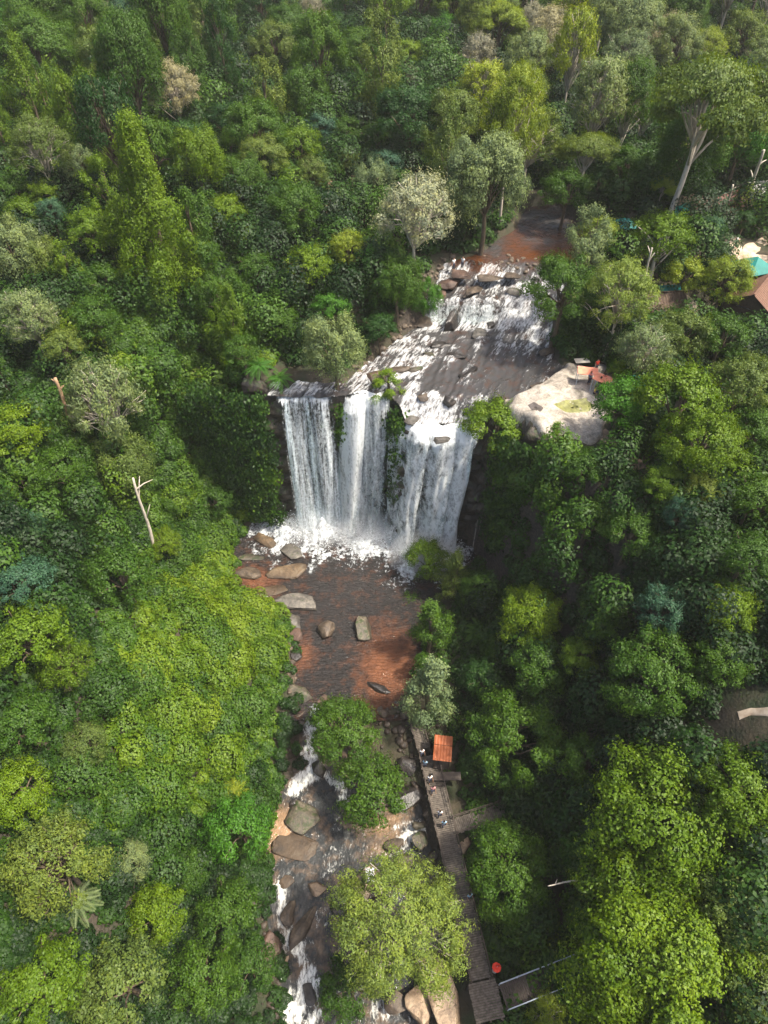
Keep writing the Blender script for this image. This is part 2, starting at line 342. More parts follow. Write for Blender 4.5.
# lower river
xs = np.arange(-15, 8, .16); ys = np.arange(-6, 36, .16)
def steepness(y): return np.clip(np.abs(zw_low(y+.5)-zw_low(y-.5))*2.4, 0, 1)
V, Fq = grid(xs, ys, lambda x, y: zw_low(y)-.02+(.05+.25*steepness(y))*nW(np.stack([x*1.3, y*.7], -1))+.03*nW3(np.stack([x, y], -1)))
x, y = V[:, 0], V[:, 1]; p = V[:, :2]
LINE = [(-6.9, 36), (-8.1, 33.5), (-8.4, 31), (-7.2, 28.8), (-9.8, 27.4)]
LINE2 = [(-10.4, 17.5), (-9.6, 15), (-8.6, 13), (-7.2, 11), (-7.4, 9), (-8.6, 8), (-7.5, 4), (-7, -5)]
foam = np.clip(1.3-segd(x, y, LINE, False)/1.0+.32*nW(p)+.2*nW3(p), 0, 1)
foam = np.maximum(foam, np.clip(1.05-segd(x, y, [(-7, 29), (-4.6, 27.2), (-4.2, 26)], False)/1.0+.3*nW(p)+.2*nW3(p), 0, 1))
foam = np.maximum(foam, np.clip(1.3-segd(x, y, LINE2, False)/(.75+.9*sm((12-y)/3))+.3*nW(p)+.25*nW3(p), 0, 1))
foam = np.maximum(foam, np.clip(.85-np.hypot(x-2.6, y-22.3)/2.2+.4*nW(p)+.2*nW3(p), 0, 1))
foam = np.maximum(foam, np.clip(.85-np.hypot(x+.5, y-8.6)/2+.4*nW(p)+.2*nW3(p), 0, 1))
foam = np.maximum(foam, .38*(nW(p) > .9)+0*x)
bed = np.clip(1-np.hypot((x+10.6)/2.9, (y-23)/3.6), 0, 1)*1.5+np.clip(1-np.hypot((x-1)/3.5, (y-24)/4), 0, 1)*.5
bed = np.clip(bed+.15*nW2(p), 0, 1)
WLOW = watermat('river_water', (.034, .036, .036), (.30, .19, .11), .1, 2.4, .14, (1.6, .8, 1), (.70, .70, .65), (1.6, .7, 1), 2.8, 0, 2.4)
tag(link(mesh('river_water', V, Fq, WLOW, {'foam': foam, 'bed': bed}, True), 'river_water'), kind='structure')
# upper river
xs = np.arange(-13.3, 30, .16); ys = np.arange(59.6, 112, .16)
nU = noise2(21, 1.4); nU2 = noise2(22, .5); nU3 = noise2(23, 3.2)
def flow(x, y):  # coordinates along and across the stream which comes down from the right
    a = R_(30); return x*math.cos(a)-y*math.sin(a), x*math.sin(a)+y*math.cos(a)
def zup(x, y):
    q = np.stack(flow(x, y), -1)*np.array([.45, 1.5])[::-1]
    rough = sm((86-y)/3)
    return zw_up(x, y)-.05+rough*(.12*nU(q)+.05*nU3(q))+.01*nU3(q)
V, Fq = grid(xs, ys, zup); x, y = V[:, 0], V[:, 1]; p = V[:, :2]; fa, fc = flow(x, y); q = np.stack([fa*1.5, fc*.45], -1)
st = np.abs(zw_up(x, y+.4)-zw_up(x, y-.4))
foam = np.clip(st*1.2, 0, .75)
foam += .40*np.exp(-((x-18+.1*(y-76))/3.6)**2)*sm((y-68.5)/3)*sm((84-y)/3)         # white race on the right of the step
foam += .85*sm((y-74.0)/1.6)*sm((77.6-y)/.7)*sm((x-3)/2)*sm((20-x)/3)               # foot of the step
foam += .34*sm((y-78)/1)*sm((85.5-y)/2)
foam += .52*sm((76-y)/3)*sm((y-62)/2)*(.55+.75*sm((7.5-x+.35*(y-66))/5))
foam += .50*sm((64.2-y)/2.0)*sm((7.5+6*sm((61-y)/1.5)-x)/4+.5)
foam += .32*nU(q)*sm((87-y)/3)+.16*nU3(q)*sm((87-y)/3)
foam *= 1-.75*np.exp(-(((x-14)/5.0)**2+((y-66.5)/4.0)**2))*1.0
foam *= (1-.9*sm((y-84.5)/2.5))
foam = np.clip(foam-.02, 0, .92)
bed = np.clip(.34*sm((y-84)/2)+.35*np.exp(-((y-86)/2.6)**2)+.30*nU2(p)*sm((y-80)/5)-.16*sm((84-y)/4), 0, 1)*(1-.55*sm((y-91)/6))
WUP = watermat('upper_river_water', (.048, .046, .046), (.080, .028, .008), .05, 1.4, .10, (1, 1, 1), (.74, .75, .75), (.45, 1.5, 1), 2.6, R_(60), 1.5)
inside = sd(x, y, UP) < 1.0
edge = [( -13.3, 61.9), (-6, 61.7), (-4.6, 62.2), (.6, 62.2), (1.4, 60.8), (2.4, 58.9), (10.8, 58.9), (12.4, 58.0), (13.4, 59.6)]
keep = inside & (y > np.interp(x, [e[0] for e in edge], [e[1] for e in edge]))
Fq = Fq[keep[Fq].all(1)]
tag(link(mesh('upper_river_water', V, Fq, WUP, {'foam': foam, 'bed': bed}, True), 'upper_river_water'), kind='structure')
# falls: sheets of water with gaps between the strands
def fallmat(name, dens, fx, fz, seed, tint=(.84, .87, .88)):
    m, nt, out = newmat(name); co = coords(nt, (fx, .3, fz)); mp = co
    n1 = N(nt, 'ShaderNodeTexNoise', Scale=1.0, Detail=6, Roughness=.68, Distortion=.25); n1.noise_dimensions = '4D'; n1.inputs['W'].default_value = seed; nt.links.new(co, n1.inputs['Vector'])
    n2 = N(nt, 'ShaderNodeTexNoise', Scale=3.0, Detail=5, Roughness=.75); n2.noise_dimensions = '4D'; n2.inputs['W'].default_value = seed+3; nt.links.new(coords(nt, (1.4, .6, .8)), n2.inputs['Vector'])
    fo = attr(nt, 'foam')
    s = math_(nt, 'ADD', math_(nt, 'MULTIPLY', n1.outputs['Fac'], .62), math_(nt, 'MULTIPLY', n2.outputs['Fac'], .42))
    f = math_(nt, 'MULTIPLY', math_(nt, 'ADD', math_(nt, 'SUBTRACT', s, .74-dens*.2), math_(nt, 'MULTIPLY', fo.outputs['Fac'], .3)), 5.5, True)
    f = math_(nt, 'MULTIPLY', f, .97)
    pb = N(nt, 'ShaderNodeBsdfPrincipled', Roughness=.45); pb.inputs['Base Color'].default_value = (*tint, 1)
    b = N(nt, 'ShaderNodeBump', Strength=1, Distance=.25); nt.links.new(s, b.inputs['Height']); nt.links.new(b.outputs[0], pb.inputs['Normal'])
    tl = nt.nodes.new('ShaderNodeBsdfTranslucent'); tl.inputs[0].default_value = (*tint, 1)
    mw = nt.nodes.new('ShaderNodeMixShader'); mw.inputs[0].default_value = .25; nt.links.new(pb.outputs[0], mw.inputs[1]); nt.links.new(tl.outputs[0], mw.inputs[2])
    tr = nt.nodes.new('ShaderNodeBsdfTransparent'); tr.inputs[0].default_value = (.90, .95, .95, 1)
    mx = nt.nodes.new('ShaderNodeMixShader'); nt.links.new(f, mx.inputs[0]); nt.links.new(tr.outputs[0], mx.inputs[1]); nt.links.new(mw.outputs[0], mx.inputs[2])
    nt.links.new(mx.outputs[0], out.inputs[0]); return m
def curtain(lip, prof, mat, ns, nt_, seed, amp=.18, foamf=None, spread=0.0, drift=0.0):
    """lip: points along the edge; prof: list of (forward, down) steps of the fall"""
    L, s = resample(lip, ns); pr, _ = resample(prof, nt_)
    t = np.linspace(0, 1, nt_); na, nb = Noise(seed, 8, 1.6, 2), Noise(seed+1, 10, 4.5, 2)
    tt = np.gradient(L[:, :2], axis=0); tt /= np.linalg.norm(tt, axis=1)[:, None]; nn = np.stack([tt[:, 1], -tt[:, 0]], -1)
    mid = s-s.mean(); V = []; fo = []
    zb = L[:, 2]
    for j in range(nt_):
        a = na(np.stack([s, 0*s+t[j]*1.5], -1)); b = nb(np.stack([s, 0*s+t[j]*3], -1))
        off = pr[j, 0]*(1+.2*a)+amp*t[j]**.5*(a+.5*b)
        ex = mid*spread*t[j]+drift*t[j]
        z = zb-pr[j, 1]*(zb/zb.mean())-(.30*np.abs(na(np.stack([s*.8, 0*s+9], -1))))*sm(t[j]*9)*(t[j] < .98)
        V.append(np.stack([L[:, 0]+nn[:, 0]*off+tt[:, 0]*ex, L[:, 1]+nn[:, 1]*off+tt[:, 1]*ex, z], -1))
        fo.append(foamf(s/s[-1], t[j]+0*s))
    V = np.concatenate(V); i = np.arange(ns*nt_).reshape(nt_, ns)
    return V, np.stack([i[:-1, :-1].ravel(), i[1:, :-1].ravel(), i[1:, 1:].ravel(), i[:-1, 1:].ravel()], -1), np.concatenate(fo)
def edgefade(s, k=10): return np.clip(np.minimum(s, 1-s)*k, 0, 1)
F1 = fallmat('fall_thin', 1.25, 2.6, .16, 1.0, (.88, .94, .97)); F1b = fallmat('fall_thin_back', .8, 2.0, .12, 5.0, (.66, .77, .82))
F2 = fallmat('fall_dense', 1.38, 2.0, .22, 2.0); F3 = fallmat('fall_broken', 1.35, 1.5, .55, 7.0)
def fall(name, label, layers):
    o = thing(name, label, 'waterfall', group='falls dropping over the cliff'); o['kind'] = 'structure'
    for k, (lip, prof, mat, seed, ff, sp) in enumerate(layers):
        V, Fq, fo = curtain(lip, prof, mat, 150, 110, seed, .07 if mat is not F3 else .34, ff, sp[0], sp[1])
        link(mesh('water_sheet', V, Fq, mat, {'foam': fo}, True), 'water_sheet', o)
    return o
lipL = [(-12.2, 61.7, 22.45), (-11.2, 62.1, 22.7), (-10, 61.7, 22.85), (-8.8, 62.1, 22.75), (-7.6, 61.7, 22.8), (-6.0, 62.1, 22.4)]
fall('waterfall', 'leftmost of the falls, thin bluish curtain below the drooping grey-green tree', [
    (lipL, [(-.6, 0), (.5, .25), (.9, 1.2), (1.15, 6), (1.3, 14), (1.4, 23)], F1, 41, lambda s, t: edgefade(s, 12)*.55-.55+.28*t+.35*sm((.06-t)*20)+.12, (.10, .2)),
    ([(x, y+.35, z-.1) for x, y, z in lipL], [(0, 0), (.3, .3), (.6, 1.2), (.8, 23)], F1b, 43, lambda s, t: edgefade(s, 8)*.5-.45+.2*t, (.08, .2))])
lipM = [(-4.0, 62.6, 22.9), (-3.3, 61.9, 22.9), (-2.2, 62.3, 23.1), (-.8, 61.8, 22.95), (.7, 62.5, 23.1)]
fall('waterfall', 'narrow dense white middle fall leaning left above the pool', [
    (lipM, [(-.6, 0), (.5, .3), (1.1, 1.5), (1.5, 6), (1.8, 14), (2.0, 23.3)], F2, 45, lambda s, t: edgefade(s, 7)*.75-.62+.25*sm((.75-s)*3)-.25*t*sm((s-.5)*4), (.16, -1.9)),
    ([(x, y+.3, z-.1) for x, y, z in lipM], [(0, 0), (.5, .3), (.9, 1.5), (1.3, 23.3)], F3, 47, lambda s, t: edgefade(s, 6)*.6-.45, (.12, -1.7))])
lipR = [(2.0, 61.2, 21.6), (2.6, 59.6, 21.0), (3.8, 58.7, 20.7), (5.2, 58.9, 20.9), (6.6, 58.2, 20.6), (8.2, 58.8, 20.9), (9.2, 58.3, 20.7), (10.1, 58.8, 20.9), (11.0, 58.6, 21.1)]
fall('waterfall', 'widest fall on the right, broken white water spreading over a bulging ledge', [
    (lipR, [(-1.0, -.03), (.3, .2), (.9, 1.2), (1.3, 5), (1.6, 12), (1.8, 21.4)], F3, 51, lambda s, t: edgefade(s, 9)*.6-.52+.30*sm((.16-t)*9)+.18*np.sin(s*23)*sm(t*3)+.15*sm((s-.6)*3)+.12-.35*np.exp(-((s-.30)/.09)**2-((t-.14)/.10)**2), (.0, -1.9)),
    ([(x, y+.3, z-.1) for x, y, z in lipR], [(-1.0, .1), (.5, .4), (.9, 1.4), (1.2, 21.4)], F2, 53, lambda s, t: edgefade(s, 6)*.5-.5, (-.03, -1.7))])
# small step of the upper river
lipS = [(5.6, 77.25, 25.35), (8, 77.1, 25.4), (11, 77.0, 25.4), (14, 77.3, 25.4)]
FS = fallmat('fall_small', 1.0, 3.2, .5, 9.0)
o = tag(thing('waterfall', 'small low waterfall across the upper river above the big falls', 'waterfall'), kind='structure')
V, Fq, fo = curtain(lipS, [(0, 0), (.3, .1), (.5, .6), (.7, 2.3)], FS, 120, 24, 61, .1, lambda s, t: edgefade(s, 8)*.5-.42+.45*sm((s-.75)*5)-.9*np.exp(-((s-.20)/.055)**2), 0)
link(mesh('water_sheet', V, Fq, FS, {'foam': fo}, True), 'water_sheet', o)
# spray: loose drops thrown up where the falls land
def drops(n, cen, spread, size):
    c = cen[rng.integers(0, len(cen), n)]+rng.normal(size=(n, 3))*spread; c[:, 2] = np.abs(c[:, 2]-.0)
    s = size*rng.random(n)**2+.018
    o6 = np.array([(1, 0, 0), (0, 1, 0), (-1, 0, 0), (0, -1, 0), (0, 0, 1), (0, 0, -1)], float)
    V = (c[:, None]+o6[None]*s[:, None, None]).reshape(-1, 3)
    t = np.array([(0, 1, 4), (1, 2, 4), (2, 3, 4), (3, 0, 4), (1, 0, 5), (2, 1, 5), (3, 2, 5), (0, 3, 5)])
    return V, (t[None]+6*np.arange(n)[:, None, None]).reshape(-1, 3)
bp_, _ = resample([(a, b, .4) for a, b in BASE], 80)
V, Fq = drops(45000, bp_, np.array([.6, 1.2, 1.2]), .075)
m, nt, out = newmat('spray_drops'); pb = N(nt, 'ShaderNodeBsdfPrincipled', Roughness=.3); pb.inputs['Base Color'].default_value = (.9, .93, .95, 1); nt.links.new(pb.outputs[0], out.inputs[0])
tag(link(mesh('spray', V, Fq, m), 'spray'), 'white spray thrown up where the falls strike the pool', 'spray', kind='stuff')
#==PART2==
# ------------------------------------------------------------------ foliage
def leaf_quads(P, Nn, L, W, droop=.4, fold=.18):
    n = len(P); r = rng.normal(size=(n, 3)); r[:, 2] -= droop*1.6
    Nn = Nn+rng.normal(size=(n, 3))*.30; Nn /= np.linalg.norm(Nn, axis=1)[:, None]
    t = r-Nn*(r*Nn).sum(1)[:, None]; t /= np.linalg.norm(t, axis=1)[:, None]+1e-9
    s = np.cross(Nn, t); k = (.65+.7*rng.random(n))[:, None]; L = L*k; W = W*k
    V = np.stack([P-t*L*.5, P+s*W*.5+Nn*W*fold-t*L*.05, P+t*L*.5-Nn*L*.10, P-s*W*.5+Nn*W*fold-t*L*.05], 1)
    return V.reshape(-1, 3), np.arange(n*4).reshape(n, 4)
def clump_leaves(cen, rad, zs, dens, L, W, inner, droop, hang=0.0, keepf=None, outw=None, top=-.35):
    Ps, Ns, lv = [], [], []
    for c, r, z in zip(cen, rad, zs):
        n = int(2*math.pi*r*r*(.55+.45*z)*dens)+6
        d = rng.normal(size=(n, 3)); d /= np.linalg.norm(d, axis=1)[:, None]
        d = d[d[:, 2] > top]; n = len(d)
        lump = 1+.15*np.sin(d@rng.normal(size=(3, 3))*4.2+rng.random(3)*6).sum(1)/1.5+.07*np.sin(d@rng.normal(size=(3, 3))*9+rng.random(3)*6).sum(1)
        rr = r*lump*(1-.30*rng.random(n)**2.2)
        p = c+d*rr[:, None]*np.array([1, 1, z])
        if hang: p[:, 2] -= hang*r*rng.random(n)**2*(d[:, 2] < .3)
        Ps.append(p); Ns.append(d*np.array([1, 1, 1/max(z, .4)])+np.array([0, 0, .25])); lv.append(.5+rng.normal()*.13+rng.normal(size=n)*.08+.10*np.sin(d@rng.normal(size=3)*3))
    P = np.concatenate(Ps); Nn = np.concatenate(Ns); lv = np.concatenate(lv); Nn /= np.linalg.norm(Nn, axis=1)[:, None]
    if keepf is not None:
        k = keepf(P); P, Nn, lv = P[k], Nn[k], lv[k]
    V, Fq = leaf_quads(P, Nn, L, W, droop)
    return V, Fq, np.repeat(np.clip(lv, 0, 1), 4)
def limb(mb, a, b, r0, r1, n=5, sag=.12, seg=5):
    a, b = np.array(a, float), np.array(b, float); L = np.linalg.norm(b-a); k = np.array([rng.normal(), rng.normal(), 0])*.06*L
    pts = [a+(b-a)*t+np.array([0, 0, sag*L*math.sin(math.pi*t)])+k*math.sin(math.pi*t*1.3) for t in np.linspace(0, 1, seg)]
    mb.tube(pts, [r0+(r1-r0)*t for t in np.linspace(0, 1, seg)], n)
def variant(form, R, seed):
    global rng
    rng = np.random.default_rng(seed*77+5)
    L, W, dens, az, Hc, droop, hang = .19+.006*R, .12+.003*R, 105, .78*R, 1.75*R, .35, 0
    n = int(26+R*5.4); cen, rad, zs = [], [], []; ecc = 1+.18*(rng.random()-.5)
    if form in ('round', 'weep', 'feather', 'spread'):
        if form == 'weep': hang, droop, az, Hc = 1.9, 1.3, .95*R, 1.7*R
        if form == 'feather': n = int(70+R*12); L, W, dens, az, Hc, droop, hang = .25, .095, 74, .95*R, 2.1*R, .9, .5
        if form == 'spread': az, Hc, n = .36*R, 1.65*R, int(34+R*5)
        big = rng.normal(size=(5, 3)); big /= np.linalg.norm(big, axis=1)[:, None]
        for k in range(n):
            d = rng.normal(size=3); d /= np.linalg.norm(d)
            if d[2] < -.45: d[2] *= -1
            r = R*(.125+.135*rng.random()**1.2) if form != 'feather' else R*(.09+.09*rng.random())
            bump = 1+.34*max(d@b for b in big)-.26+.09*rng.normal()
            c = d*(R-r)*bump*(1.0 if rng.random() < .75 else .75)*np.array([ecc, 1/ecc, az/R]); c[2] += Hc
            cen.append(c); rad.append(r); zs.append(.55 if form == 'spread' else (1.25 if form in ('weep',) else .85))
        inner = .5 if form != 'feather' else .15
        keepf = lambda P: (np.sqrt((P[:, 0]/R)**2+(P[:, 1]/R)**2+((P[:, 2]-Hc)/az)**2) > inner)
    elif form in ('column', 'cone', 'tower'):
        H = {'column': 4.2*R, 'cone': 3.4*R, 'tower': 3.6*R}[form]; Hc = H*.5; az = H*.5; droop, hang = 1.4, 1.2; n = int(26+R*5.4)
        bend = rng.normal(size=2)*.10*R
        for k in range(n):
            t = rng.random()**.8; th = rng.random()*6.283
            rr = {'column': R*(1-.35*t)*min(1, 4*(1.06-t))**.5, 'cone': R*(1.02-t)**.75, 'tower': R*(.20+.85*(1-t)**1.5)}[form]*(1+.30*math.sin(2*th+6*t+seed)+.15*math.sin(5*th-9*t)+.13*rng.normal())
            r = R*(.20+.12*rng.random())*(1-.35*t)
            cen.append(np.array([math.cos(th)*max(rr-r*.6, .05)+bend[0]*math.sin(4*t), math.sin(th)*max(rr-r*.6, .05)+bend[1]*math.sin(3*t), H*(.06+.94*t)-.3*r]))
            rad.append(r); zs.append(1.5 if form != 'cone' else .9)
        keepf = None; dens *= .85
        if form == 'cone': droop, hang = .6, .3
    elif form == 'shrub':
        az, Hc, n = .6*R, .45*R, int(12+R*5)
        for k in range(n):
            d = rng.normal(size=3); d[2] = abs(d[2]); d /= np.linalg.norm(d); r = R*(.26+.16*rng.random())
            c = d*(R-r)*np.array([1, 1, .65])*(.75+.3*rng.random()); c[2] += Hc*.6; cen.append(c); rad.append(r); zs.append(.85)
        keepf = None
    cen = np.array(cen)
    V, Fq, lv = clump_leaves(cen, rad, zs, dens, L, W, 0, droop, hang, keepf)
    # loose twig ends that break the outline
    k = rng.integers(0, len(V)//4, len(V)//40); c0 = np.array([0, 0, Hc]); tip = V.reshape(-1, 4, 3)[k].mean(1); dv = tip-c0; dv /= np.linalg.norm(dv, axis=1)[:, None]
    tips = np.concatenate([tip+dv*(.15+.35*j)+rng.normal(size=tip.shape)*.10 for j in (0, .5, 1, 1.5)])
    V2, F2_ = leaf_quads(tips, np.tile(dv, (4, 1)), L*.9, W*.9, droop)
    lv2 = np.repeat(np.clip(.6+rng.normal(size=len(tips))*.15, 0, 1), 4)
    Fq = np.concatenate([Fq, F2_+len(V)]); V = np.concatenate([V, V2]); lv = np.concatenate([lv, lv2])
    me = mesh('crown_'+form, V, Fq, LEAF['mid'], {'lv': lv})
    mb = MB()
    if form == 'shrub':
        for k in range(5): limb(mb, (0, 0, -.4), cen[rng.integers(len(cen))], .06, .02)
    else:
        tall = form in ('column', 'tower', 'cone'); topz = Hc*(1.6 if tall else 1.0); r0 = (.028 if form in ('spread', 'feather') else .04)*R+(.08 if form == 'feather' else .12)
        ph = rng.random()*6; tp = [(math.sin(ph+z*.3)*.02*z*0+math.sin(z*.5+ph)*.15*min(1, z/3), math.cos(z*.4+ph)*.15*min(1, z/3), z) for z in np.linspace(-1.2, topz, 9)]
        mb.tube(tp, [r0*1.5, r0*1.1]+[r0*(1-.075*k) for k in range(7)], 8)
        order = np.argsort(rng.random(len(cen)))[:(60 if form == 'feather' else 26 if form in ('spread',) else 14)]
        for k in order:
            c = cen[k]; s = .62+.3*rng.random() if not tall else min(1, c[2]/topz*.8); i = max(1, min(8, int(s*8)))
            limb(mb, tp[i], c+(c-np.array([0, 0, Hc]))*(.0 if form == 'feather' else -.05), r0*.42, .035 if form != 'feather' else .03, 5)
            if form == 'feather':
                for q in range(2):
                    e = c+rng.normal(size=3)*R*.07+(c-np.array([0, 0, Hc]))*.03; limb(mb, c*.75+np.array(tp[i])*.25, e, .045, .015, 4, .05, 3)
    tme = mesh('trunk_'+form, mb.V, mb.F, BARK, smooth=True)
    return dict(crown=me, trunk=tme, R=R, Hc=Hc, form=form)
VAR = {
 'round': [variant('round', 3.2, 1), variant('round', 4.6, 2), variant('round', 4.6, 3), variant('round', 6.5, 4), variant('round', 6.5, 5), variant('round', 8.6, 6)],
 'weep': [variant('weep', 4.2, 8), variant('weep', 5.8, 9)],
 'feather': [variant('feather', 3.6, 11), variant('feather', 5.0, 12), variant('feather', 6.2, 13)],
 'spread': [variant('spread', 5.5, 15), variant('spread', 10.5, 16)],
 'column': [variant('column', 2.6, 18), variant('column', 3.4, 19)],
 'cone': [variant('cone', 3.2, 21)],
 'tower': [variant('tower', 5.6, 23)],
 'shrub': [variant('shrub', 1.5, 25), variant('shrub', 2.4, 26)],
}
def palm_variant():
    mb = MB(); P, Nn = [], []
    for k in range(15):
        th = k*2.4; L = 2.6+.6*rng.random(); el = .9-.9*(k/15.)
        pts = [np.array([math.cos(th)*L*t*math.cos(el*(1-t)), math.sin(th)*L*t*math.cos(el*(1-t)), 3.0+L*(math.sin(el)*t-.75*t*t)]) for t in np.linspace(0, 1, 8)]
        mb.tube(pts, [.03, .03, .03, .025, .02, .02, .015, .01], 4)
        for t in np.linspace(.15, 1, 30):
            i = min(6, int(t*7)); a = pts[i]+(pts[i+1]-pts[i])*(t*7-i); s = np.array([-math.sin(th), math.cos(th), -.35])
            for sg in (-1, 1):
                d = s*np.array([sg, sg, 1])*.55*math.sin(math.pi*min(1, t*.9+.1))**.5+np.array([math.cos(th), math.sin(th), 0])*.25
                P.append((a, d))
    V, Fc = [], []
    for a, d in P:
        b = len(V); w = np.cross(d, (0, 0, 1.)); w /= np.linalg.norm(w)+1e-9
        V += [a, a+d*.5+w*.035, a+d, a+d*.5-w*.035]; Fc.append((b, b+1, b+2, b+3))
    n0 = len(mb.V); lv = np.r_[np.full(len(V), .5)+rng.normal(size=len(V))*.1, np.full(n0, .4)]
    me = mesh('crown_palm', np.array(V+[np.array(q) for q in mb.V]), [list(f) for f in Fc]+[[i+len(V) for i in f] for f in mb.F], LEAF['mid'], {'lv': lv})
    t = MB().tube([(0, 0, -.8), (.1, 0, 1), (.05, .05, 3.0)], [.14, .11, .08], 7)
    return dict(crown=me, trunk=mesh('trunk_palm', t.V, t.F, BARK, smooth=True), R=2.6, Hc=3.0, form='palm')
VAR['palm'] = [palm_variant()]
TREES = []
NAME = {'round': 'broadleaf_tree', 'weep': 'drooping_tree', 'feather': 'feathery_tree', 'spread': 'spreading_tree', 'column': 'vine_covered_tree',
        'cone': 'conical_tree', 'tower': 'vine_covered_tree', 'shrub': 'bush', 'palm': 'palm'}
SHAPE = {'round': 'round clumpy', 'weep': 'drooping', 'feather': 'feathery open-crowned', 'spread': 'wide flat-crowned', 'column': 'vine-draped columnar',
         'cone': 'pointed conical', 'tower': 'tower-like vine-covered', 'shrub': 'low', 'palm': 'small frond-topped'}
def place(u, v, rpx, form, tone, label=None, bark=None, hfac=1.0, land=None, xyz=None):
    rng_ = random.Random(int(u*31+v*17))
    if xyz is None:
        rpx *= 1.12; x, y, z, t = hit(u, v, 5); R = rpx*t/F_PX
        for _ in range(3):
            cands = sorted(VAR[form], key=lambda w: abs(math.log(R/w['R'])))
            w = cands[0]; s = R/w['R']; hc = w['Hc']*s*hfac
            x, y, z, t = hit(u, v, hc); R = rpx*t/F_PX
        near = [c for c in cands if abs(math.log(R/c['R'])) < abs(math.log(R/w['R']))+.2]
        w = near[rng_.randrange(len(near))]; s = R/w['R']
        gz = z-hc
        x, y, z, t = hit(u, v, w['Hc']*s*hfac); gz = z-w['Hc']*s*hfac
    else:
        x, y, gz, w, s = xyz; hfac = rng_.uniform(1.2, 1.9) if form == 'feather' and x > 8 and y > 90 else rng_.uniform(.85, 1.45)
    TREES.append(dict(u=u, v=v, r=rpx, x=x, y=y, z=gz, w=w, s=s, h=hfac, form=form, tone=tone, label=label, bark=bark, land=land, R=w['R']*s, rz=rng_.random()*6.28))
# landmark trees carry the label and a short name others are described by
LM = []
def lm(u, v, name): LM.append((u, v, name))
T = place
T(38, 55, 40, 'round', 'mid', 'large dome-shaped green tree in the top left corner area', land='the large top-left dome tree')
T(20, 97, 20, 'round', 'mid'); T(62, 104, 15, 'column', 'lime', 'lime-tinted vine-draped column left of the greyish twiggy crown', hfac=1, land='the short lime vine column')
T(75, 22, 18, 'round', 'olive'); T(106, 30, 14, 'column', 'grey', None); T(140, 45, 22, 'feather', 'olive')
T(174, 90, 24, 'feather', 'wine', 'greyish twiggy crown right of the short lime vine column', bark=BARKP, land='the greyish twiggy crown')
T(183, 60, 10, 'round', 'teal'); T(120, 12, 12, 'round', 'teal'); T(100, 78, 18, 'round', 'dark'); T(38, 148, 28, 'feather', 'olive', bark=BARKP)
T(45, 192, 15, 'round', 'lime'); T(104, 138, 18, 'column', 'grey'); T(185, 140, 20, 'round', 'dark'); T(12, 190, 16, 'round', 'mid')
T(178, 22, 14, 'round', 'mid'); T(158, 14, 15, 'round', 'olive'); T(10, 18, 16, 'round', 'grey'); T(80, 165, 18, 'feather', 'grey')
T(152, 215, 44, 'tower', 'lime', 'tallest tower-like tree wrapped in lime green vines, left of centre', land='the tall lime vine tower')
T(112, 205, 18, 'column', 'lime'); T(192, 238, 19, 'column', 'mid'); T(178, 178, 12, 'column', 'lime')
T(207, 50, 20, 'column', 'olive', 'broad vine-hung tree behind and left of the dark round dome', land='the broad vine-hung tree')
T(254, 26, 9, 'column', 'teal', 'narrow dark blue-green column at the top edge'); T(287, 32, 24, 'round', 'mid'); T(240, 68, 14, 'round', 'lime')
T(266, 112, 18, 'column', 'olive'); T(303, 97, 24, 'weep', 'mid'); T(320, 128, 16, 'round', 'teal', 'small round blue-green tree standing alone among greener crowns', land='the small round blue-green tree')
T(362, 56, 25, 'round', 'mid', 'big pale-topped dome right of centre in the upper forest', land='the big pale-topped dome'); T(335, 52, 14, 'round', 'lime'); T(228, 123, 21, 'round', 'dark', 'dark round dome above the olive dome', land='the dark round dome')
T(263, 158, 23, 'round', 'olive'); T(311, 177, 17, 'feather', 'olive'); T(346, 130, 14, 'round', 'mid'); T(348, 160, 11, 'round', 'olive'); T(336, 170, 8, 'round', 'mid')
T(375, 138, 15, 'round', 'mid'); T(374, 186, 20, 'weep', 'grey'); T(203, 142, 15, 'round', 'lime'); T(312, 14, 14, 'feather', 'wine', bark=BARKP); T(340, 28, 14, 'round', 'dark'); T(352, 88, 15, 'round', 'dark')
T(411, 22, 11, 'round', 'olive', bark=BARKP); T(447, 32, 17, 'round', 'bright'); T(408, 54, 14, 'round', 'lime'); T(478, 55, 17, 'feather', 'wine', bark=BARKP)
T(532, 28, 20, 'feather', 'wine', 'brownish grey feathery dome with a white stem near the top', BARKP, land='the brownish grey feathery dome')
T(573, 52, 25, 'feather', 'yellow', 'tall light yellow-green tree with forked white trunk', BARKP, hfac=1.6, land='the forked white-trunked tree')
T(483, 90, 24, 'feather', 'yellow', bark=BARKP); T(526, 90, 23, 'feather', 'olive', bark=BARKP); T(413, 78, 9, 'feather', 'wine', bark=BARKP)
T(408, 118, 32, 'round', 'dark', 'large dark green dome left of the pale feathery trees', land='the large dark green dome')
T(390, 82, 15, 'round', 'mid'); T(488, 185, 40, 'weep', 'grey', 'big grey-green dome leaning over the brown upstream pool', land='the big grey-green riverside dome')
T(446, 160, 22, 'round', 'olive'); T(415, 215, 35, 'feather', 'pale', 'palest silvery feathery tree left of the rapids', BARKP, land='the palest silvery tree')
T(530, 140, 27, 'feather', 'olive', bark=BARKP); T(588, 153, 28, 'spread', 'olive', bark=BARKP); T(567, 192, 22, 'round', 'mid'); T(597, 146, 13, 'round', 'yellow')
T(385, 165, 15, 'round', 'teal'); T(425, 143, 14, 'round', 'lime'); T(630, 60, 24, 'feather', 'grey', bark=BARKP); T(668, 42, 22, 'feather', 'wine', bark=BARKP)
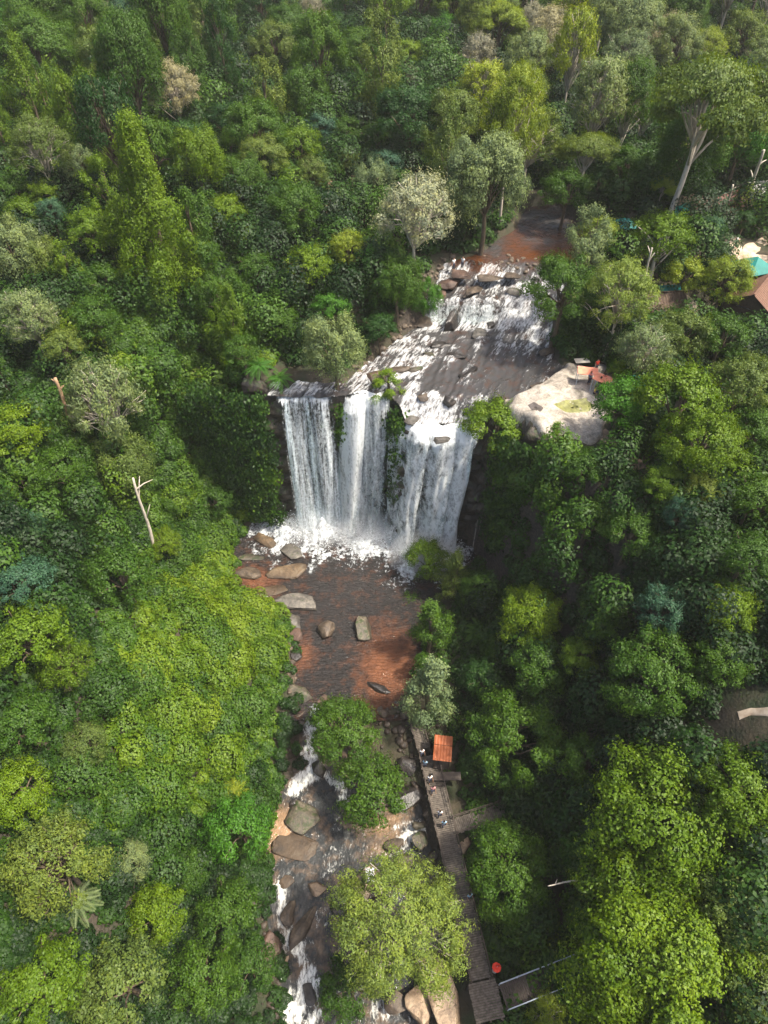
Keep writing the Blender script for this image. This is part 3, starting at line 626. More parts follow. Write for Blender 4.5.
T(708, 50, 18, 'feather', 'yellow', bark=BARKP); T(702, 18, 15, 'round', 'dark'); T(745, 36, 25, 'round', 'olive'); T(745, 62, 11, 'feather', 'wine', bark=BARKP)
T(705, 105, 62, 'spread', 'olive', 'huge wide-spreading tree with pale limbs above the huts at upper right', BARKP, 1.25, land='the huge spreading tree')
T(645, 112, 24, 'spread', 'yellow', 'leaning tree with slender pale trunk left of the huge spreading tree', BARKP, 1.7)
T(692, 150, 32, 'weep', 'mid'); T(744, 140, 26, 'weep', 'bright'); T(612, 95, 28, 'feather', 'olive', bark=BARKP); T(663, 186, 15, 'spread', 'yellow', bark=BARKP)
T(628, 165, 19, 'round', 'mid'); T(600, 178, 12, 'round', 'dark')
T(598, 233, 18, 'round', 'yellow'); T(563, 292, 36, 'round', 'mid', 'big green tree overhanging the right bank of the rapids', land='the big rapids-side tree')
T(622, 295, 34, 'feather', 'airy', 'pale yellow-green airy tree beside the big rapids-side tree', BARKP, land='the pale yellow-green airy tree')
T(662, 240, 28, 'round', 'lime', bark=BARKP); T(710, 232, 14, 'feather', 'teal'); T(687, 276, 18, 'round', 'yellow', 'small vivid yellow-green dome near the teal canopies', land='the vivid yellow-green dome')
T(727, 282, 24, 'feather', 'yellow'); T(745, 221, 10, 'round', 'dark'); T(645, 352, 25, 'feather', 'grey', bark=BARKP); T(682, 335, 26, 'round', 'olive'); T(722, 338, 24, 'round', 'mid')
T(620, 372, 11, 'round', 'lime'); T(622, 402, 26, 'round', 'bright', 'saturated green tree at the right end of the pale rock ledge', land='the ledge-end tree')
T(680, 402, 38, 'round', 'lime', 'large lime green layered tree right of the ledge-end tree', land='the large layered lime tree'); T(742, 388, 34, 'round', 'olive'); T(705, 445, 36, 'round', 'lime'); T(757, 432, 26, 'round', 'mid')
# left half, middle rows
T(25, 216, 18, 'round', 'lime'); T(52, 214, 14, 'feather', 'teal'); T(95, 232, 25, 'round', 'lime'); T(14, 252, 28, 'weep', 'grey', 'streaky grey-green drooping tree on the left edge', land='the streaky left-edge tree')
T(46, 262, 20, 'weep', 'olive'); T(72, 275, 14, 'column', 'lime'); T(105, 282, 19, 'round', 'mid'); T(95, 318, 24, 'round', 'mid')
T(30, 318, 27, 'feather', 'grey', 'pale airy tree over a leaning brown trunk on the left', BARKP, land='the pale airy left tree'); T(62, 348, 20, 'round', 'olive')
T(105, 405, 36, 'feather', 'grey', 'tall pale grey-green tree above the bare white trunk', BARKP, 1.2, land='the tall pale grey-green tree'); T(125, 465, 30, 'weep', 'olive')
T(292, 210, 26, 'round', 'mid', 'rounded green tree left of the stone ruins', land='the ruins-side tree'); T(310, 268, 22, 'round', 'lime'); T(222, 300, 25, 'weep', 'mid'); T(242, 350, 17, 'round', 'mid')
T(340, 216, 9, 'shrub', 'yellow'); T(346, 250, 17, 'feather', 'yellow'); T(371, 275, 14, 'column', 'bright', hfac=.8); T(336, 362, 29, 'weep', 'grey', 'drooping grey-green dome overhanging the leftmost fall', land='the drooping dome over the falls')
T(330, 308, 17, 'round', 'bright'); T(278, 322, 18, 'round', 'mid'); T(398, 285, 24, 'weep', 'mid', 'green drooping tree on the left bank of the rapids', land='the left-bank drooping tree'); T(425, 298, 16, 'weep', 'bright'); T(380, 330, 17, 'round', 'dark')
T(200, 255, 20, 'round', 'mid'); T(255, 270, 18, 'round', 'mid'); T(225, 215, 20, 'round', 'lime'); T(250, 235, 16, 'shrub', 'lime')
# beside the falls
T(497, 430, 30, 'round', 'lime', 'dense bright lime dome touching the right edge of the falls', hfac=.75, land='the lime dome by the falls'); T(551, 448, 12, 'column', 'lime'); T(553, 505, 15, 'round', 'bright')
T(520, 482, 24, 'weep', 'mid', hfac=.7); T(389, 424, 14, 'column', 'lime', 'bushy vine clump on the cliff between middle and right falls', hfac=.35)
T(410, 598, 9, 'shrub', 'mid'); T(478, 588, 18, 'round', 'mid'); T(428, 560, 20, 'round', 'lime', 'small lime tree in front of the right fall foot'); T(456, 575, 19, 'cone', 'olive'); T(581, 470, 20, 'round', 'mid'); T(590, 520, 22, 'round', 'mid')
T(680, 515, 16, 'feather', 'teal'); T(664, 482, 18, 'round', 'lime'); T(632, 535, 24, 'round', 'mid'); T(702, 492, 18, 'round', 'olive'); T(755, 500, 25, 'round', 'mid'); T(748, 558, 26, 'round', 'mid')
T(430, 632, 24, 'cone', 'mid', 'dark pointed tree on the right bank of the pool'); T(430, 690, 30, 'cone', 'grey', 'grey-green conical tree beside the orange-roofed shelter', land='the grey-green cone tree')
T(528, 615, 31, 'round', 'lime'); T(505, 650, 17, 'round', 'mid'); T(540, 668, 28, 'round', 'mid'); T(484, 680, 19, 'round', 'dark'); T(484, 632, 16, 'palm', 'mid')
T(513, 735, 43, 'round', 'mid', 'broad green dome right of the orange-roofed shelter', land='the broad dome by the shelter'); T(582, 655, 20, 'round', 'lime')
T(665, 612, 27, 'feather', 'teal', 'tall blue-green tree rising above darker crowns at right', land='the tall blue-green tree'); T(655, 680, 46, 'round', 'mid'); T(602, 620, 23, 'round', 'mid'); T(728, 612, 25, 'round', 'lime'); T(722, 658, 25, 'round', 'mid')
T(590, 762, 26, 'round', 'mid'); T(625, 725, 20, 'round', 'dark')
T(650, 810, 66, 'round', 'lime', 'large bright lime canopy above the biggest bottom-right crown', land='the large bright lime canopy'); T(738, 790, 38, 'round', 'lime'); T(655, 965, 88, 'round', 'lime', 'biggest crown, sunlit green, at the bottom right', land='the biggest bottom-right crown')
T(738, 905, 40, 'round', 'olive'); T(590, 850, 30, 'round', 'mid'); T(510, 872, 42, 'round', 'mid', 'green tree with a shaded base right of the plank walkway', land='the walkway-side tree')
T(760, 990, 36, 'round', 'olive'); T(548, 1015, 20, 'feather', 'yellow', bark=BARKP)
T(398, 925, 60, 'feather', 'airy', 'pale yellow-green airy tree between the stream and the walkway', BARKP, land='the airy tree by the stream'); T(350, 985, 28, 'round', 'mid')
T(347, 735, 36, 'round', 'mid', 'green tree splitting the stream beside the walkway', land='the stream-side tree'); T(371, 795, 34, 'round', 'mid')
# lower left
T(28, 640, 36, 'round', 'lime', 'light lime crown on the left edge beneath a blue-green crown', land='the left-edge lime crown'); T(65, 665, 26, 'feather', 'lime'); T(22, 582, 26, 'round', 'teal', 'broad blue-green crown on the left edge', land='the left-edge blue-green crown')
T(24, 530, 20, 'feather', 'teal'); T(92, 525, 13, 'round', 'lime'); T(113, 540, 12, 'round', 'lime'); T(64, 552, 11, 'round', 'mid'); T(60, 470, 26, 'round', 'mid'); T(20, 430, 28, 'round', 'lime'); T(22, 480, 22, 'round', 'mid')
T(236, 792, 12, 'round', 'yellow', 'small yellowish crown on the lime slope beside the stream'); T(240, 828, 32, 'round', 'bright', 'bright green tree leaning over the left bank of the stream', land='the bright left-bank tree')
T(55, 865, 46, 'feather', 'olive', 'broad mixed crown with grey-green sprays at lower left', land='the mixed lower-left crown'); T(40, 850, 24, 'palm', 'mid'); T(75, 900, 20, 'palm', 'grey')
T(122, 985, 42, 'round', 'olive', 'fine-textured olive dome at the bottom edge', land='the olive bottom dome'); T(40, 985, 38, 'round', 'lime'); T(160, 915, 27, 'round', 'lime'); T(225, 912, 28, 'round', 'mid'); T(130, 862, 20, 'feather', 'grey')
T(190, 870, 20, 'round', 'mid'); T(202, 975, 32, 'round', 'mid'); T(250, 965, 26, 'round', 'mid'); T(22, 725, 30, 'round', 'mid'); T(85, 745, 22, 'feather', 'olive'); T(20, 790, 30, 'round', 'lime')
T(215, 500, 18, 'round', 'mid'); T(245, 505, 18, 'shrub', 'lime'); T(165, 545, 16, 'feather', 'lime'); T(175, 500, 18, 'round', 'mid')
T(262, 385, 14, 'palm', 'bright'); T(280, 378, 12, 'palm', 'bright')
n_manual = len(TREES)
for t in TREES:
    if t['land']: lm(t['u'], t['v'], t['land'])
# other trees of the forest: fill where the canopy is still open
KEEP = [
 [(262, 392), (345, 385), (372, 355), (425, 300), (440, 272), (500, 260), (508, 232), (530, 214), (550, 232), (545, 262), (545, 345), (585, 352), (612, 372), (604, 445), (540, 445), (500, 400),
  (468, 412), (465, 470), (445, 545), (415, 585), (425, 610), (408, 650), (405, 700), (390, 705), (335, 720), (335, 760), (345, 835), (350, 900), (335, 1018), (268, 1018), (262, 830), (290, 745), (298, 705), (270, 622), (226, 605), (226, 545), (265, 520)],
 [(385, 705), (430, 735), (465, 725), (470, 770), (520, 805), (465, 840), (475, 900), (500, 965), (575, 955), (580, 1000), (400, 1024), (400, 840), (395, 760)],
 [(322, 182), (374, 182), (374, 232), (322, 232)],
 [(672, 192), (768, 176), (768, 350), (728, 350), (715, 300), (718, 262), (690, 225)],
 [(730, 672), (768, 672), (768, 742), (735, 738)], [(640, 272), (672, 272), (672, 312), (640, 312)],
 [(180, 585), (265, 600), (300, 680), (302, 750), (262, 840), (200, 855), (120, 790), (125, 690), (140, 620)],
 [(140, 335), (195, 320), (262, 400), (268, 480), (225, 475), (160, 440)], [(600, 438), (650, 455), (630, 475), (596, 460)]]
def blocked(u, v, r):
    for p in KEEP:
        if float(sd(np.array([u]), np.array([v]), p)[0]) < r*.95: return True
    return False
rf = random.Random(5)
def tone_at(u, v):
    if u > 430 and v < 330: c = 'olive olive grey grey yellow mid mid wine grey yellow'.split(); b = BARKP
    elif v < 200: c = 'mid mid olive mid lime mid dark dark lime bright'.split(); b = BARK
    elif v < 480: c = ('mid mid lime mid olive dark grey' if u < 384 else 'mid lime mid bright olive lime').split(); b = BARK
    elif u < 384: c = 'lime lime mid olive mid lime'.split(); b = BARK
    else: c = 'mid dark mid mid bright olive'.split(); b = BARK
    return rf.choice(c), b
MAXT = 298
def gaps():
    """jittered spots over the ground in view, nearest first"""
    out_ = []
    y = -6.0
    while y < 262:
        step = 5.2 if y < 60 else 6.6 if y < 110 else 8.6
        x = -130.
        while x < 130:
            out_.append((x+rf.uniform(-.35, .35)*step, y+rf.uniform(-.35, .35)*step)); x += step
        y += step*.9
    return out_
pts = gaps(); zs_ = Z(np.array([p[0] for p in pts]), np.array([p[1] for p in pts])); far = []
for (x, y), gz in zip(pts, zs_):
    R = rf.uniform(2.6, 4.6) if y < 60 else rf.uniform(3.2, 5.6) if y < 120 else rf.uniform(4.2, 7.2)
    fr = rf.random()
    form = 'round' if fr < .52 else 'feather' if fr < (.76 if x > 10 else .58) else 'weep' if fr < (.86 if x > 10 else .74) else 'column'
    w = min(VAR[form], key=lambda q: abs(math.log(R/q['R']))+rf.random()*.3); s = R/w['R']
    if form == 'column': s *= .62
    hc = w['Hc']*s
    u, v, dep = project(x, y, gz+hc)
    r = w['R']*s*F_PX/dep if dep > 1 else 0
    if dep < 15 or not (-r*.9 < u < 768+r*.9 and -r*.8 < v < 1024+r*.6): continue
    if blocked(u, v, r) or blocked(*project(x, y, gz+hc*.4)[:2], r*.5): continue
    if min(float(sd(np.array([x]), np.array([y]), p)[0]) for p in (POOL, LOW, UP)) < 1.5: continue
    if any((t['x']-x)**2+(t['y']-y)**2 < (.66*(t['R']+R))**2 for t in TREES): continue
    if any((t['u']-u)**2+(t['v']-v)**2 < (.66*max(t['r'], r))**2 for t in TREES[:n_manual]): continue
    tone, b = tone_at(u, v)
    if form == 'round' and tone in ('pale', 'wine'): tone = 'olive'
    if len(TREES) < MAXT: place(u, v, r, form, tone, bark=b if form == 'feather' else None, xyz=(x, y, gz, w, s))
    else: far.append((x, y, gz, w, s, tone))
print('trees', n_manual, len(TREES), 'far', len(far), 'reach y', max(t['y'] for t in TREES))
for a in [(397, 470, 'the falls'), (330, 620, 'the plunge pool'), (300, 860, 'the lower stream'), (450, 850, 'the plank walkway'), (443, 748, 'the orange-roofed shelter'), (349, 212, 'the stone ruins'),
          (760, 285, 'the brown gabled house'), (670, 292, 'the dark hut with teal awning'), (560, 400, 'the pale rock ledge'), (530, 240, 'the brown upstream pool'), (480, 300, 'the small upper waterfall'), (755, 712, 'the sandy clearing')]: lm(*a)
DIRS = ['right of', 'behind and right of', 'behind', 'behind and left of', 'left of', 'in front and left of', 'in front of', 'in front and right of']
bins = {}
for t in TREES:
    if t['label']: continue
    L = min((l for l in LM), key=lambda l: (l[0]-t['u'])**2+(l[1]-t['v'])**2)
    a = math.atan2(-(t['v']-L[1]), t['u']-L[0]); k = int(round(a/(math.pi/4))) % 8
    t['lmk'] = L; bins.setdefault((L[2], k, t['tone']), []).append(t)
ORD = ['nearest', 'second', 'third', 'fourth', 'fifth', 'sixth', 'seventh', 'eighth', 'ninth', 'tenth', 'eleventh', 'twelfth']
for (ln, k, tone), l in bins.items():
    l.sort(key=lambda t: (t['lmk'][0]-t['u'])**2+(t['lmk'][1]-t['v'])**2)
    for i, t in enumerate(l):
        kind = 'bush' if t['form'] == 'shrub' else 'palm' if t['form'] == 'palm' else 'tree'
        lead = '' if len(l) == 1 else ORD[i]+' '
        t['label'] = f"{lead}{WORD[tone]} {SHAPE[t['form']]} {kind} {DIRS[k]} {ln}"
for t in TREES:
    kind = 'bush' if t['form'] == 'shrub' else 'palm' if t['form'] == 'palm' else 'tree'
    nm = NAME[t['form']]
    root = thing(nm, t['label'], kind, (t['x'], t['y'], t['z']), t['rz'], 'bushes' if kind == 'bush' else 'palms' if kind == 'palm' else 'trees of the forest')
    root.scale = (t['s'], t['s'], t['s']*t['h'])
    c = link(t['w']['crown'], 'crown', root); c.material_slots[0].link = 'OBJECT'; c.material_slots[0].material = LEAF[t['tone']]
    k = link(t['w']['trunk'], 'stem' if kind == 'bush' else 'trunk', root)
    if t['bark']: k.material_slots[0].link = 'OBJECT'; k.material_slots[0].material = t['bark']
# the woodland beyond reads as one mass
if far:
    Vs, Fs, lvs, b = [], [], [], 0
    cache = {}
    for x, y, gz, w, s, tone in far:
        if id(w) not in cache:
            me = w['crown']; nv = len(me.vertices); a = np.empty(nv*3, np.float32); me.vertices.foreach_get('co', a); q = np.empty(nv, np.float32); me.attributes['lv'].data.foreach_get('value', q)
            n4 = nv//4; cache[id(w)] = (a.reshape(-1, 4, 3), q.reshape(-1, 4))
        a, q = cache[id(w)]; k = np.random.default_rng(int(x*10+y)+9000).permutation(len(a))[:3200]
        a4, q4 = a[k], q[k]; cc = a4.mean(1, keepdims=True); a4 = cc+(a4-cc)*2.6
        Vs.append((a4*s+np.array([x, y, gz])).reshape(-1, 3)); lvs.append(np.clip(q4+rf.uniform(-.3, .3), 0, 1).ravel())
    V = np.concatenate(Vs); tag(link(mesh('far_woodland', V, np.arange(len(V)).reshape(-1, 4), LEAF['olive'], {'lv': np.concatenate(lvs)}), 'far_woodland'), 'distant forest canopy along the top of the photo', 'woodland', kind='stuff')
# ------------------------------------------------------------------ ground cover
rng = np.random.default_rng(99)
PATHS = []
def draped_strip(name, pix, width, mat, dz=.06, nseg=40, edge=.0):
    g = [hit(u, v)[:2] for u, v in pix]; c, q = resample(g, nseg); PATHS.append((g, width))
    t = np.gradient(c, axis=0); t /= np.linalg.norm(t, axis=1)[:, None]; n = np.stack([-t[:, 1], t[:, 0]], -1); nn_ = noise2(77, 1.3)
    cols = np.linspace(-1, 1, 9); V = []
    for k in cols:
        w = width/2*(1+.25*nn_(c)); p = c+n*(k*w)[:, None]; z = Z(p[:, 0], p[:, 1])+dz-(.12 if abs(k) == 1 else 0); V.append(np.stack([p[:, 0], p[:, 1], z], -1))
    V = np.concatenate(V); i = np.arange(9*nseg).reshape(9, nseg)
    Fq = np.stack([i[:-1, :-1].ravel(), i[:-1, 1:].ravel(), i[1:, 1:].ravel(), i[1:, :-1].ravel()], -1)
    return tag(link(mesh(name, V, Fq[:, ::-1], mat, smooth=True), name), kind='structure')
SAND = solid('sandy_path', (.42, .35, .27), .95, .3, 1.5, .03, c2=(.30, .22, .15))
SOIL = solid('earth_trail', (.24, .17, .12), .95, .3, 1.5, .03)
draped_strip('path', [(716, 228), (728, 248), (742, 258), (768, 262)], 3.4, SAND)
draped_strip('path', [(690, 212), (712, 206), (740, 208), (768, 214)], 2.6, SAND)
draped_strip('path', [(742, 258), (755, 246), (768, 238)], 1.6, SAND)
draped_strip('path', [(738, 716), (750, 712), (775, 712), (800, 712)], 1.0, SAND)
draped_strip('path', [(600, 432), (615, 446), (632, 456), (640, 470)], 1.5, SOIL)
draped_strip('path', [(640, 312), (655, 306), (668, 310), (700, 320), (745, 322)], 4.0, SAND)
def gnd(pix): return [hit(u, v)[:2] for u, v in pix]
LAWN = gnd([(332, 190), (352, 188), (354, 226), (330, 228)])
def inside_region(x, y, poly, grow=0): return sd(x, y, poly) < grow
CLEAR = gnd([(740, 678), (768, 680), (768, 708), (742, 706)])
PLAT = gnd([(498, 402), (520, 396), (545, 384), (568, 368), (600, 366), (614, 384), (608, 408), (600, 436), (570, 440), (545, 435), (522, 424)])
VILL = gnd([(690, 196), (768, 186), (768, 345), (728, 345), (716, 262), (700, 240)])
WALK = [(2.4, 37), (3.4, 33), (4.6, 29.2), (6.0, 22.2), (7.2, 15.5), (8.3, 9.5)]
def cover(n, x0, x1, y0, y1, rmin, rmax, dens, L, W, tonef, excl=1.0, name='undergrowth', lift=.35, label='', hang=0.0):
    x = rng.uniform(x0, x1, n); y = rng.uniform(y0, y1, n); z = Z(x, y)
    u, v, dep = project(x, y, z+1)
    ok = (dep > 10) & (u > -40) & (u < 808) & (v > -30) & (v < 1070)
    for p in (POOL, UP): ok &= sd(x, y, p) > excl
    ok &= sd(x, y, LOW) > .3*excl
    ok &= sd(x, y, PLAT) > 1.2; ok &= sd(x, y, LAWN) > .5; ok &= sd(x, y, CLEAR) > .4
    ok &= (segd(x, y, WALK, False) > 2.0)
    ok &= ~((y < 31) & (y > 5) & (x > 2.5) & (x < 8.8) & (rng.random(n) < .75))
    for g, w in PATHS: ok &= segd(x, y, g, False) > w/2+.9
    ok &= ~((sd(x, y, VILL) < 0) & (rng.random(n) < .6))
    x, y, z = x[ok], y[ok], z[ok]; n = len(x)
    r = rng.uniform(rmin, rmax, n); cover_tone = tonef(x, y)
    g1 = np.stack([Z(x+.6, y)-Z(x-.6, y), Z(x, y+.6)-Z(x, y-.6)], -1)/1.2
    nn_ = np.stack([-g1[:, 0], -g1[:, 1], np.ones(n)], -1); nn_ /= np.linalg.norm(nn_, axis=1)[:, None]
    cen = np.stack([x, y, z], -1)+nn_*(lift*r)[:, None]
    cnt = (2*math.pi*r*r*dens).astype(int)+3; idx = np.repeat(np.arange(n), cnt); m_ = len(idx)
    d = rng.normal(size=(m_, 3)); d /= np.linalg.norm(d, axis=1)[:, None]
    dn = (d*nn_[idx]).sum(1); d -= nn_[idx]*(np.minimum(dn, 0)*2)[:, None]
    lump = 1+.22*np.sin(d[:, 0]*5+idx)*np.sin(d[:, 1]*5+idx*.7)
    P = cen[idx]+d*(r[idx]*lump*(1-.25*rng.random(m_)**2))[:, None]*np.array([1, 1, .85])
    if hang: P[:, 2] -= (hang*r[idx]*rng.random(m_)**1.5)*(dn < .35)
    lv = np.clip(cover_tone[idx]+.12*rng.normal(size=n)[idx]+.075*rng.normal(size=m_), 0, 1)
    V, Fq = leaf_quads(P, d+np.array([0, 0, .4]), L, W, .5)
    me = mesh(name, V, Fq, COVER, {'lv': np.repeat(lv, 4)})
    return tag(link(me, name), label, 'undergrowth', kind='stuff')
m, nt, out = newmat('undergrowth_leaves'); COVER = m
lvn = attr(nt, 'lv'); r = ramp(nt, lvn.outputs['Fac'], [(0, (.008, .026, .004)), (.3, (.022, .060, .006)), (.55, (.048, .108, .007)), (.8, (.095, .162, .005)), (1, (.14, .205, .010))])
pb = N(nt, 'ShaderNodeBsdfPrincipled', Roughness=.55); pb.inputs['Specular IOR Level'].default_value = .3; nt.links.new(r.outputs[0], pb.inputs['Base Color'])
tr = nt.nodes.new('ShaderNodeBsdfTranslucent'); nt.links.new(r.outputs[0], tr.inputs[0]); mx = nt.nodes.new('ShaderNodeMixShader'); mx.inputs[0].default_value = .28
nt.links.new(pb.outputs[0], mx.inputs[1]); nt.links.new(tr.outputs[0], mx.inputs[2]); nt.links.new(mx.outputs[0], out.inputs[0])
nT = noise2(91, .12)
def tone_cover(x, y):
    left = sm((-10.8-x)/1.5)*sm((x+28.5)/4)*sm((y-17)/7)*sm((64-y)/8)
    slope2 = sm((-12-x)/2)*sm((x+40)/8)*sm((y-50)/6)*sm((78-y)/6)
    return .22+.47*np.maximum(left, slope2*.75)+.13*nT(np.stack([x, y], -1))+.08*sm((x-12)/5)*sm((70-y)/20)  # low base tone paints the shade between crowns into the leaf colour
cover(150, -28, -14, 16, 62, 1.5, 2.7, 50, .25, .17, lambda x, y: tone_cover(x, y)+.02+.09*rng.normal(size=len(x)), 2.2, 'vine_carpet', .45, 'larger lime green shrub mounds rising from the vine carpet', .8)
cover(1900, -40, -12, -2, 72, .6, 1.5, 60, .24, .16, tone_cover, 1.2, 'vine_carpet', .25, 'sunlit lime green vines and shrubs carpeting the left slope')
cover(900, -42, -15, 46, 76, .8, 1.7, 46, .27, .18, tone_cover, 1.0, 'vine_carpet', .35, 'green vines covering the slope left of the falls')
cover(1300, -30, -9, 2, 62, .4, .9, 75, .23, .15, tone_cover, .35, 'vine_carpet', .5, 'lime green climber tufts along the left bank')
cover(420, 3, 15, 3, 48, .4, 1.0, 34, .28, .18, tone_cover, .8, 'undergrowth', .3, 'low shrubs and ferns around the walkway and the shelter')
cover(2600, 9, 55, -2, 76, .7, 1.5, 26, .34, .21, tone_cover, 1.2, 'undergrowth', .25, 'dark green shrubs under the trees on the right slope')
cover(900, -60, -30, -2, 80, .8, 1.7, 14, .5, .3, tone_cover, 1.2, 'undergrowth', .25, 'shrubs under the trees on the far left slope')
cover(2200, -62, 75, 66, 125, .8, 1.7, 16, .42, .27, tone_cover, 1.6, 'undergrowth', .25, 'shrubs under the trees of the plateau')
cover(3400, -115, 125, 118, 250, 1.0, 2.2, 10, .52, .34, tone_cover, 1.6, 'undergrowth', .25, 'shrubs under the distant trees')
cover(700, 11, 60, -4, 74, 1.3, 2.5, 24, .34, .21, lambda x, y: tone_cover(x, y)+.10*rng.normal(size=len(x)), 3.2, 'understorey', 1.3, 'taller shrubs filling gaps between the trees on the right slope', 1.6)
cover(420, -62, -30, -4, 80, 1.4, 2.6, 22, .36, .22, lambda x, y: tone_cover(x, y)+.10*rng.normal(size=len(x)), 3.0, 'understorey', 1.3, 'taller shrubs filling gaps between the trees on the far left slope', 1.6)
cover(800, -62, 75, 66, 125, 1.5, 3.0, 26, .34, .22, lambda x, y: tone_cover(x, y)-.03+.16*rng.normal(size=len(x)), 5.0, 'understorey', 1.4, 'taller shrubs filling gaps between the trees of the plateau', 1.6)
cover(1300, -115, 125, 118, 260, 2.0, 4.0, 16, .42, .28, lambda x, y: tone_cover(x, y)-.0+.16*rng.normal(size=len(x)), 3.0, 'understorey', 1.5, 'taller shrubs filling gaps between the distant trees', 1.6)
# hanging creepers on the cliff flanks beside the falls
def creepers(line, n, z0, z1, lab):
    c, q = resample(line, 400); k = rng.integers(0, 400, n); zz = rng.uniform(z0, z1, n)
    P = []; lv = []
    for a in range(n):
        m_ = 70; b = c[k[a]]; h = rng.uniform(.8, 2.6)
        p = np.stack([b[0]+rng.normal(size=m_)*.45, b[1]-.2+rng.normal(size=m_)*.4, zz[a]-h*rng.random(m_)], -1); P.append(p); lv.append(np.full(m_, .33+.13*rng.normal())+rng.normal(size=m_)*.1)
    P = np.concatenate(P); V, Fq = leaf_quads(P, np.tile([0, -1, .5], (len(P), 1)), .36, .22, 1.5)
    tag(link(mesh('creepers', V, Fq, COVER, {'lv': np.repeat(np.clip(np.concatenate(lv), 0, 1), 4)}), 'creepers'), lab, 'creepers', kind='stuff')
creepers([(-23, 65.0), (-19, 62.6), (-16, 61.6), (-13.4, 61.3)], 240, 3, 24, 'creepers hanging on the cliff left of the falls')
creepers([(-4.8, 61.6), (-4.9, 61.7)], 10, 17, 22, 'creepers between the left and middle falls')
creepers([(.9, 61.4), (1.5, 60.4), (2.0, 59.3)], 45, 9, 22.5, 'creepers on the rib between the middle and right falls')
creepers([(12.6, 56.9), (14.2, 53.8), (17, 52.2), (20.5, 50.8), (25, 49)], 420, 6, 23.5, 'creepers hanging on the cliff right of the falls')
#==PART3==
m, nt, out = newmat('mist_air'); pv = nt.nodes.new('ShaderNodeVolumePrincipled'); pv.inputs['Color'].default_value = (1, 1, 1, 1); pv.inputs['Density'].default_value = .11; nt.links.new(pv.outputs[0], out.inputs['Volume'])
for (cx_, cy_, cz_, ax_, ay_, az_, lb) in [(-9.0, 61.0, .8, 5.2, 3.4, 4.2, 'thin mist at the foot of the leftmost fall'), (-2.2, 60.2, .8, 4.6, 3.4, 4.6, 'thin mist at the foot of the middle fall'), (5.2, 56.2, .8, 4.8, 3.2, 4.6, 'thin mist at the foot of the widest fall')]:
    import bmesh
    b_ = bmesh.new(); bmesh.ops.create_icosphere(b_, subdivisions=4, radius=1)
    for q_ in b_.verts: q_.co = (q_.co[0]*ax_, q_.co[1]*ay_, q_.co[2]*az_)
    me_ = bpy.data.meshes.new('mist'); b_.to_mesh(me_); b_.free(); me_.materials.append(m); tag(link(me_, 'mist', None, (cx_, cy_, cz_)), lb, 'mist', kind='stuff')
# ------------------------------------------------------------------ pale rock ledge beside the lip
def ledge():
    pl = np.array(PLAT); x0, y0 = pl.min(0)-1.5; x1, y1 = pl.max(0)+1.5
    na, nb = noise2(201, .8), noise2(202, 2.6)
    def zf(x, y):
        d = sd(x, y, PLAT)+.5*na(np.stack([x, y], -1)); p = np.stack([x, y], -1)
        step = .16*np.round(1.2*na(p*np.array([.5, 1])))*.5
        return Z(x, y)+.42+.10*na(p)+.05*nb(p)+step-1.6*sm((d+.2)/1.3)
    V, Fq = grid(np.arange(x0, x1, .2), np.arange(y0, y1, .2), zf)
    m = rockmat('ledge_rock', (.13, .115, .09), (.36, .32, .27), (.48, .44, .385), .0, .8, .06)
    tag(link(mesh('rock_ledge', V, Fq, m, smooth=True), 'rock_ledge'), kind='structure')
    def patch(name, pix, mat, lift):
        poly = gnd(pix); q = np.array(poly); c = q.mean(0); V = []; Fc = []; n = 40; rings = 7
        ang = np.linspace(0, 2*math.pi, n, endpoint=False); rs, _ = resample(poly+[poly[0]], n+1); rs = rs[:-1]
        for k in range(rings):
            f = (k+1)/rings; p = c+(rs-c)*f; V.append(np.stack([p[:, 0], p[:, 1], zf(p[:, 0], p[:, 1])+lift-(.08 if k == rings-1 else 0)], -1))
        V = np.concatenate(V+[np.array([[c[0], c[1], zf(c[:1], c[1:])[0]+lift]])])
        for k in range(rings-1):
            for i in range(n): Fc.append((k*n+i, k*n+(i+1) % n, (k+1)*n+(i+1) % n, (k+1)*n+i)[::-1])
        for i in range(n): Fc.append((i, (i+1) % n, rings*n)[::-1])
        tag(link(mesh(name, V, [f[::-1] for f in Fc], mat, smooth=True), name), kind='structure')
    patch('moss_patch', [(550, 407), (566, 401), (585, 401), (596, 408), (590, 415), (572, 416), (560, 413)], solid('algae', (.17, .17, .06), .5, .4, 2), .03)
    patch('puddle', [(526, 409), (533, 405), (544, 411), (540, 416), (531, 414)], solid('puddle_water', (.10, .085, .075), .15, .3, 2), .03)
    return zf
ZLED = ledge()
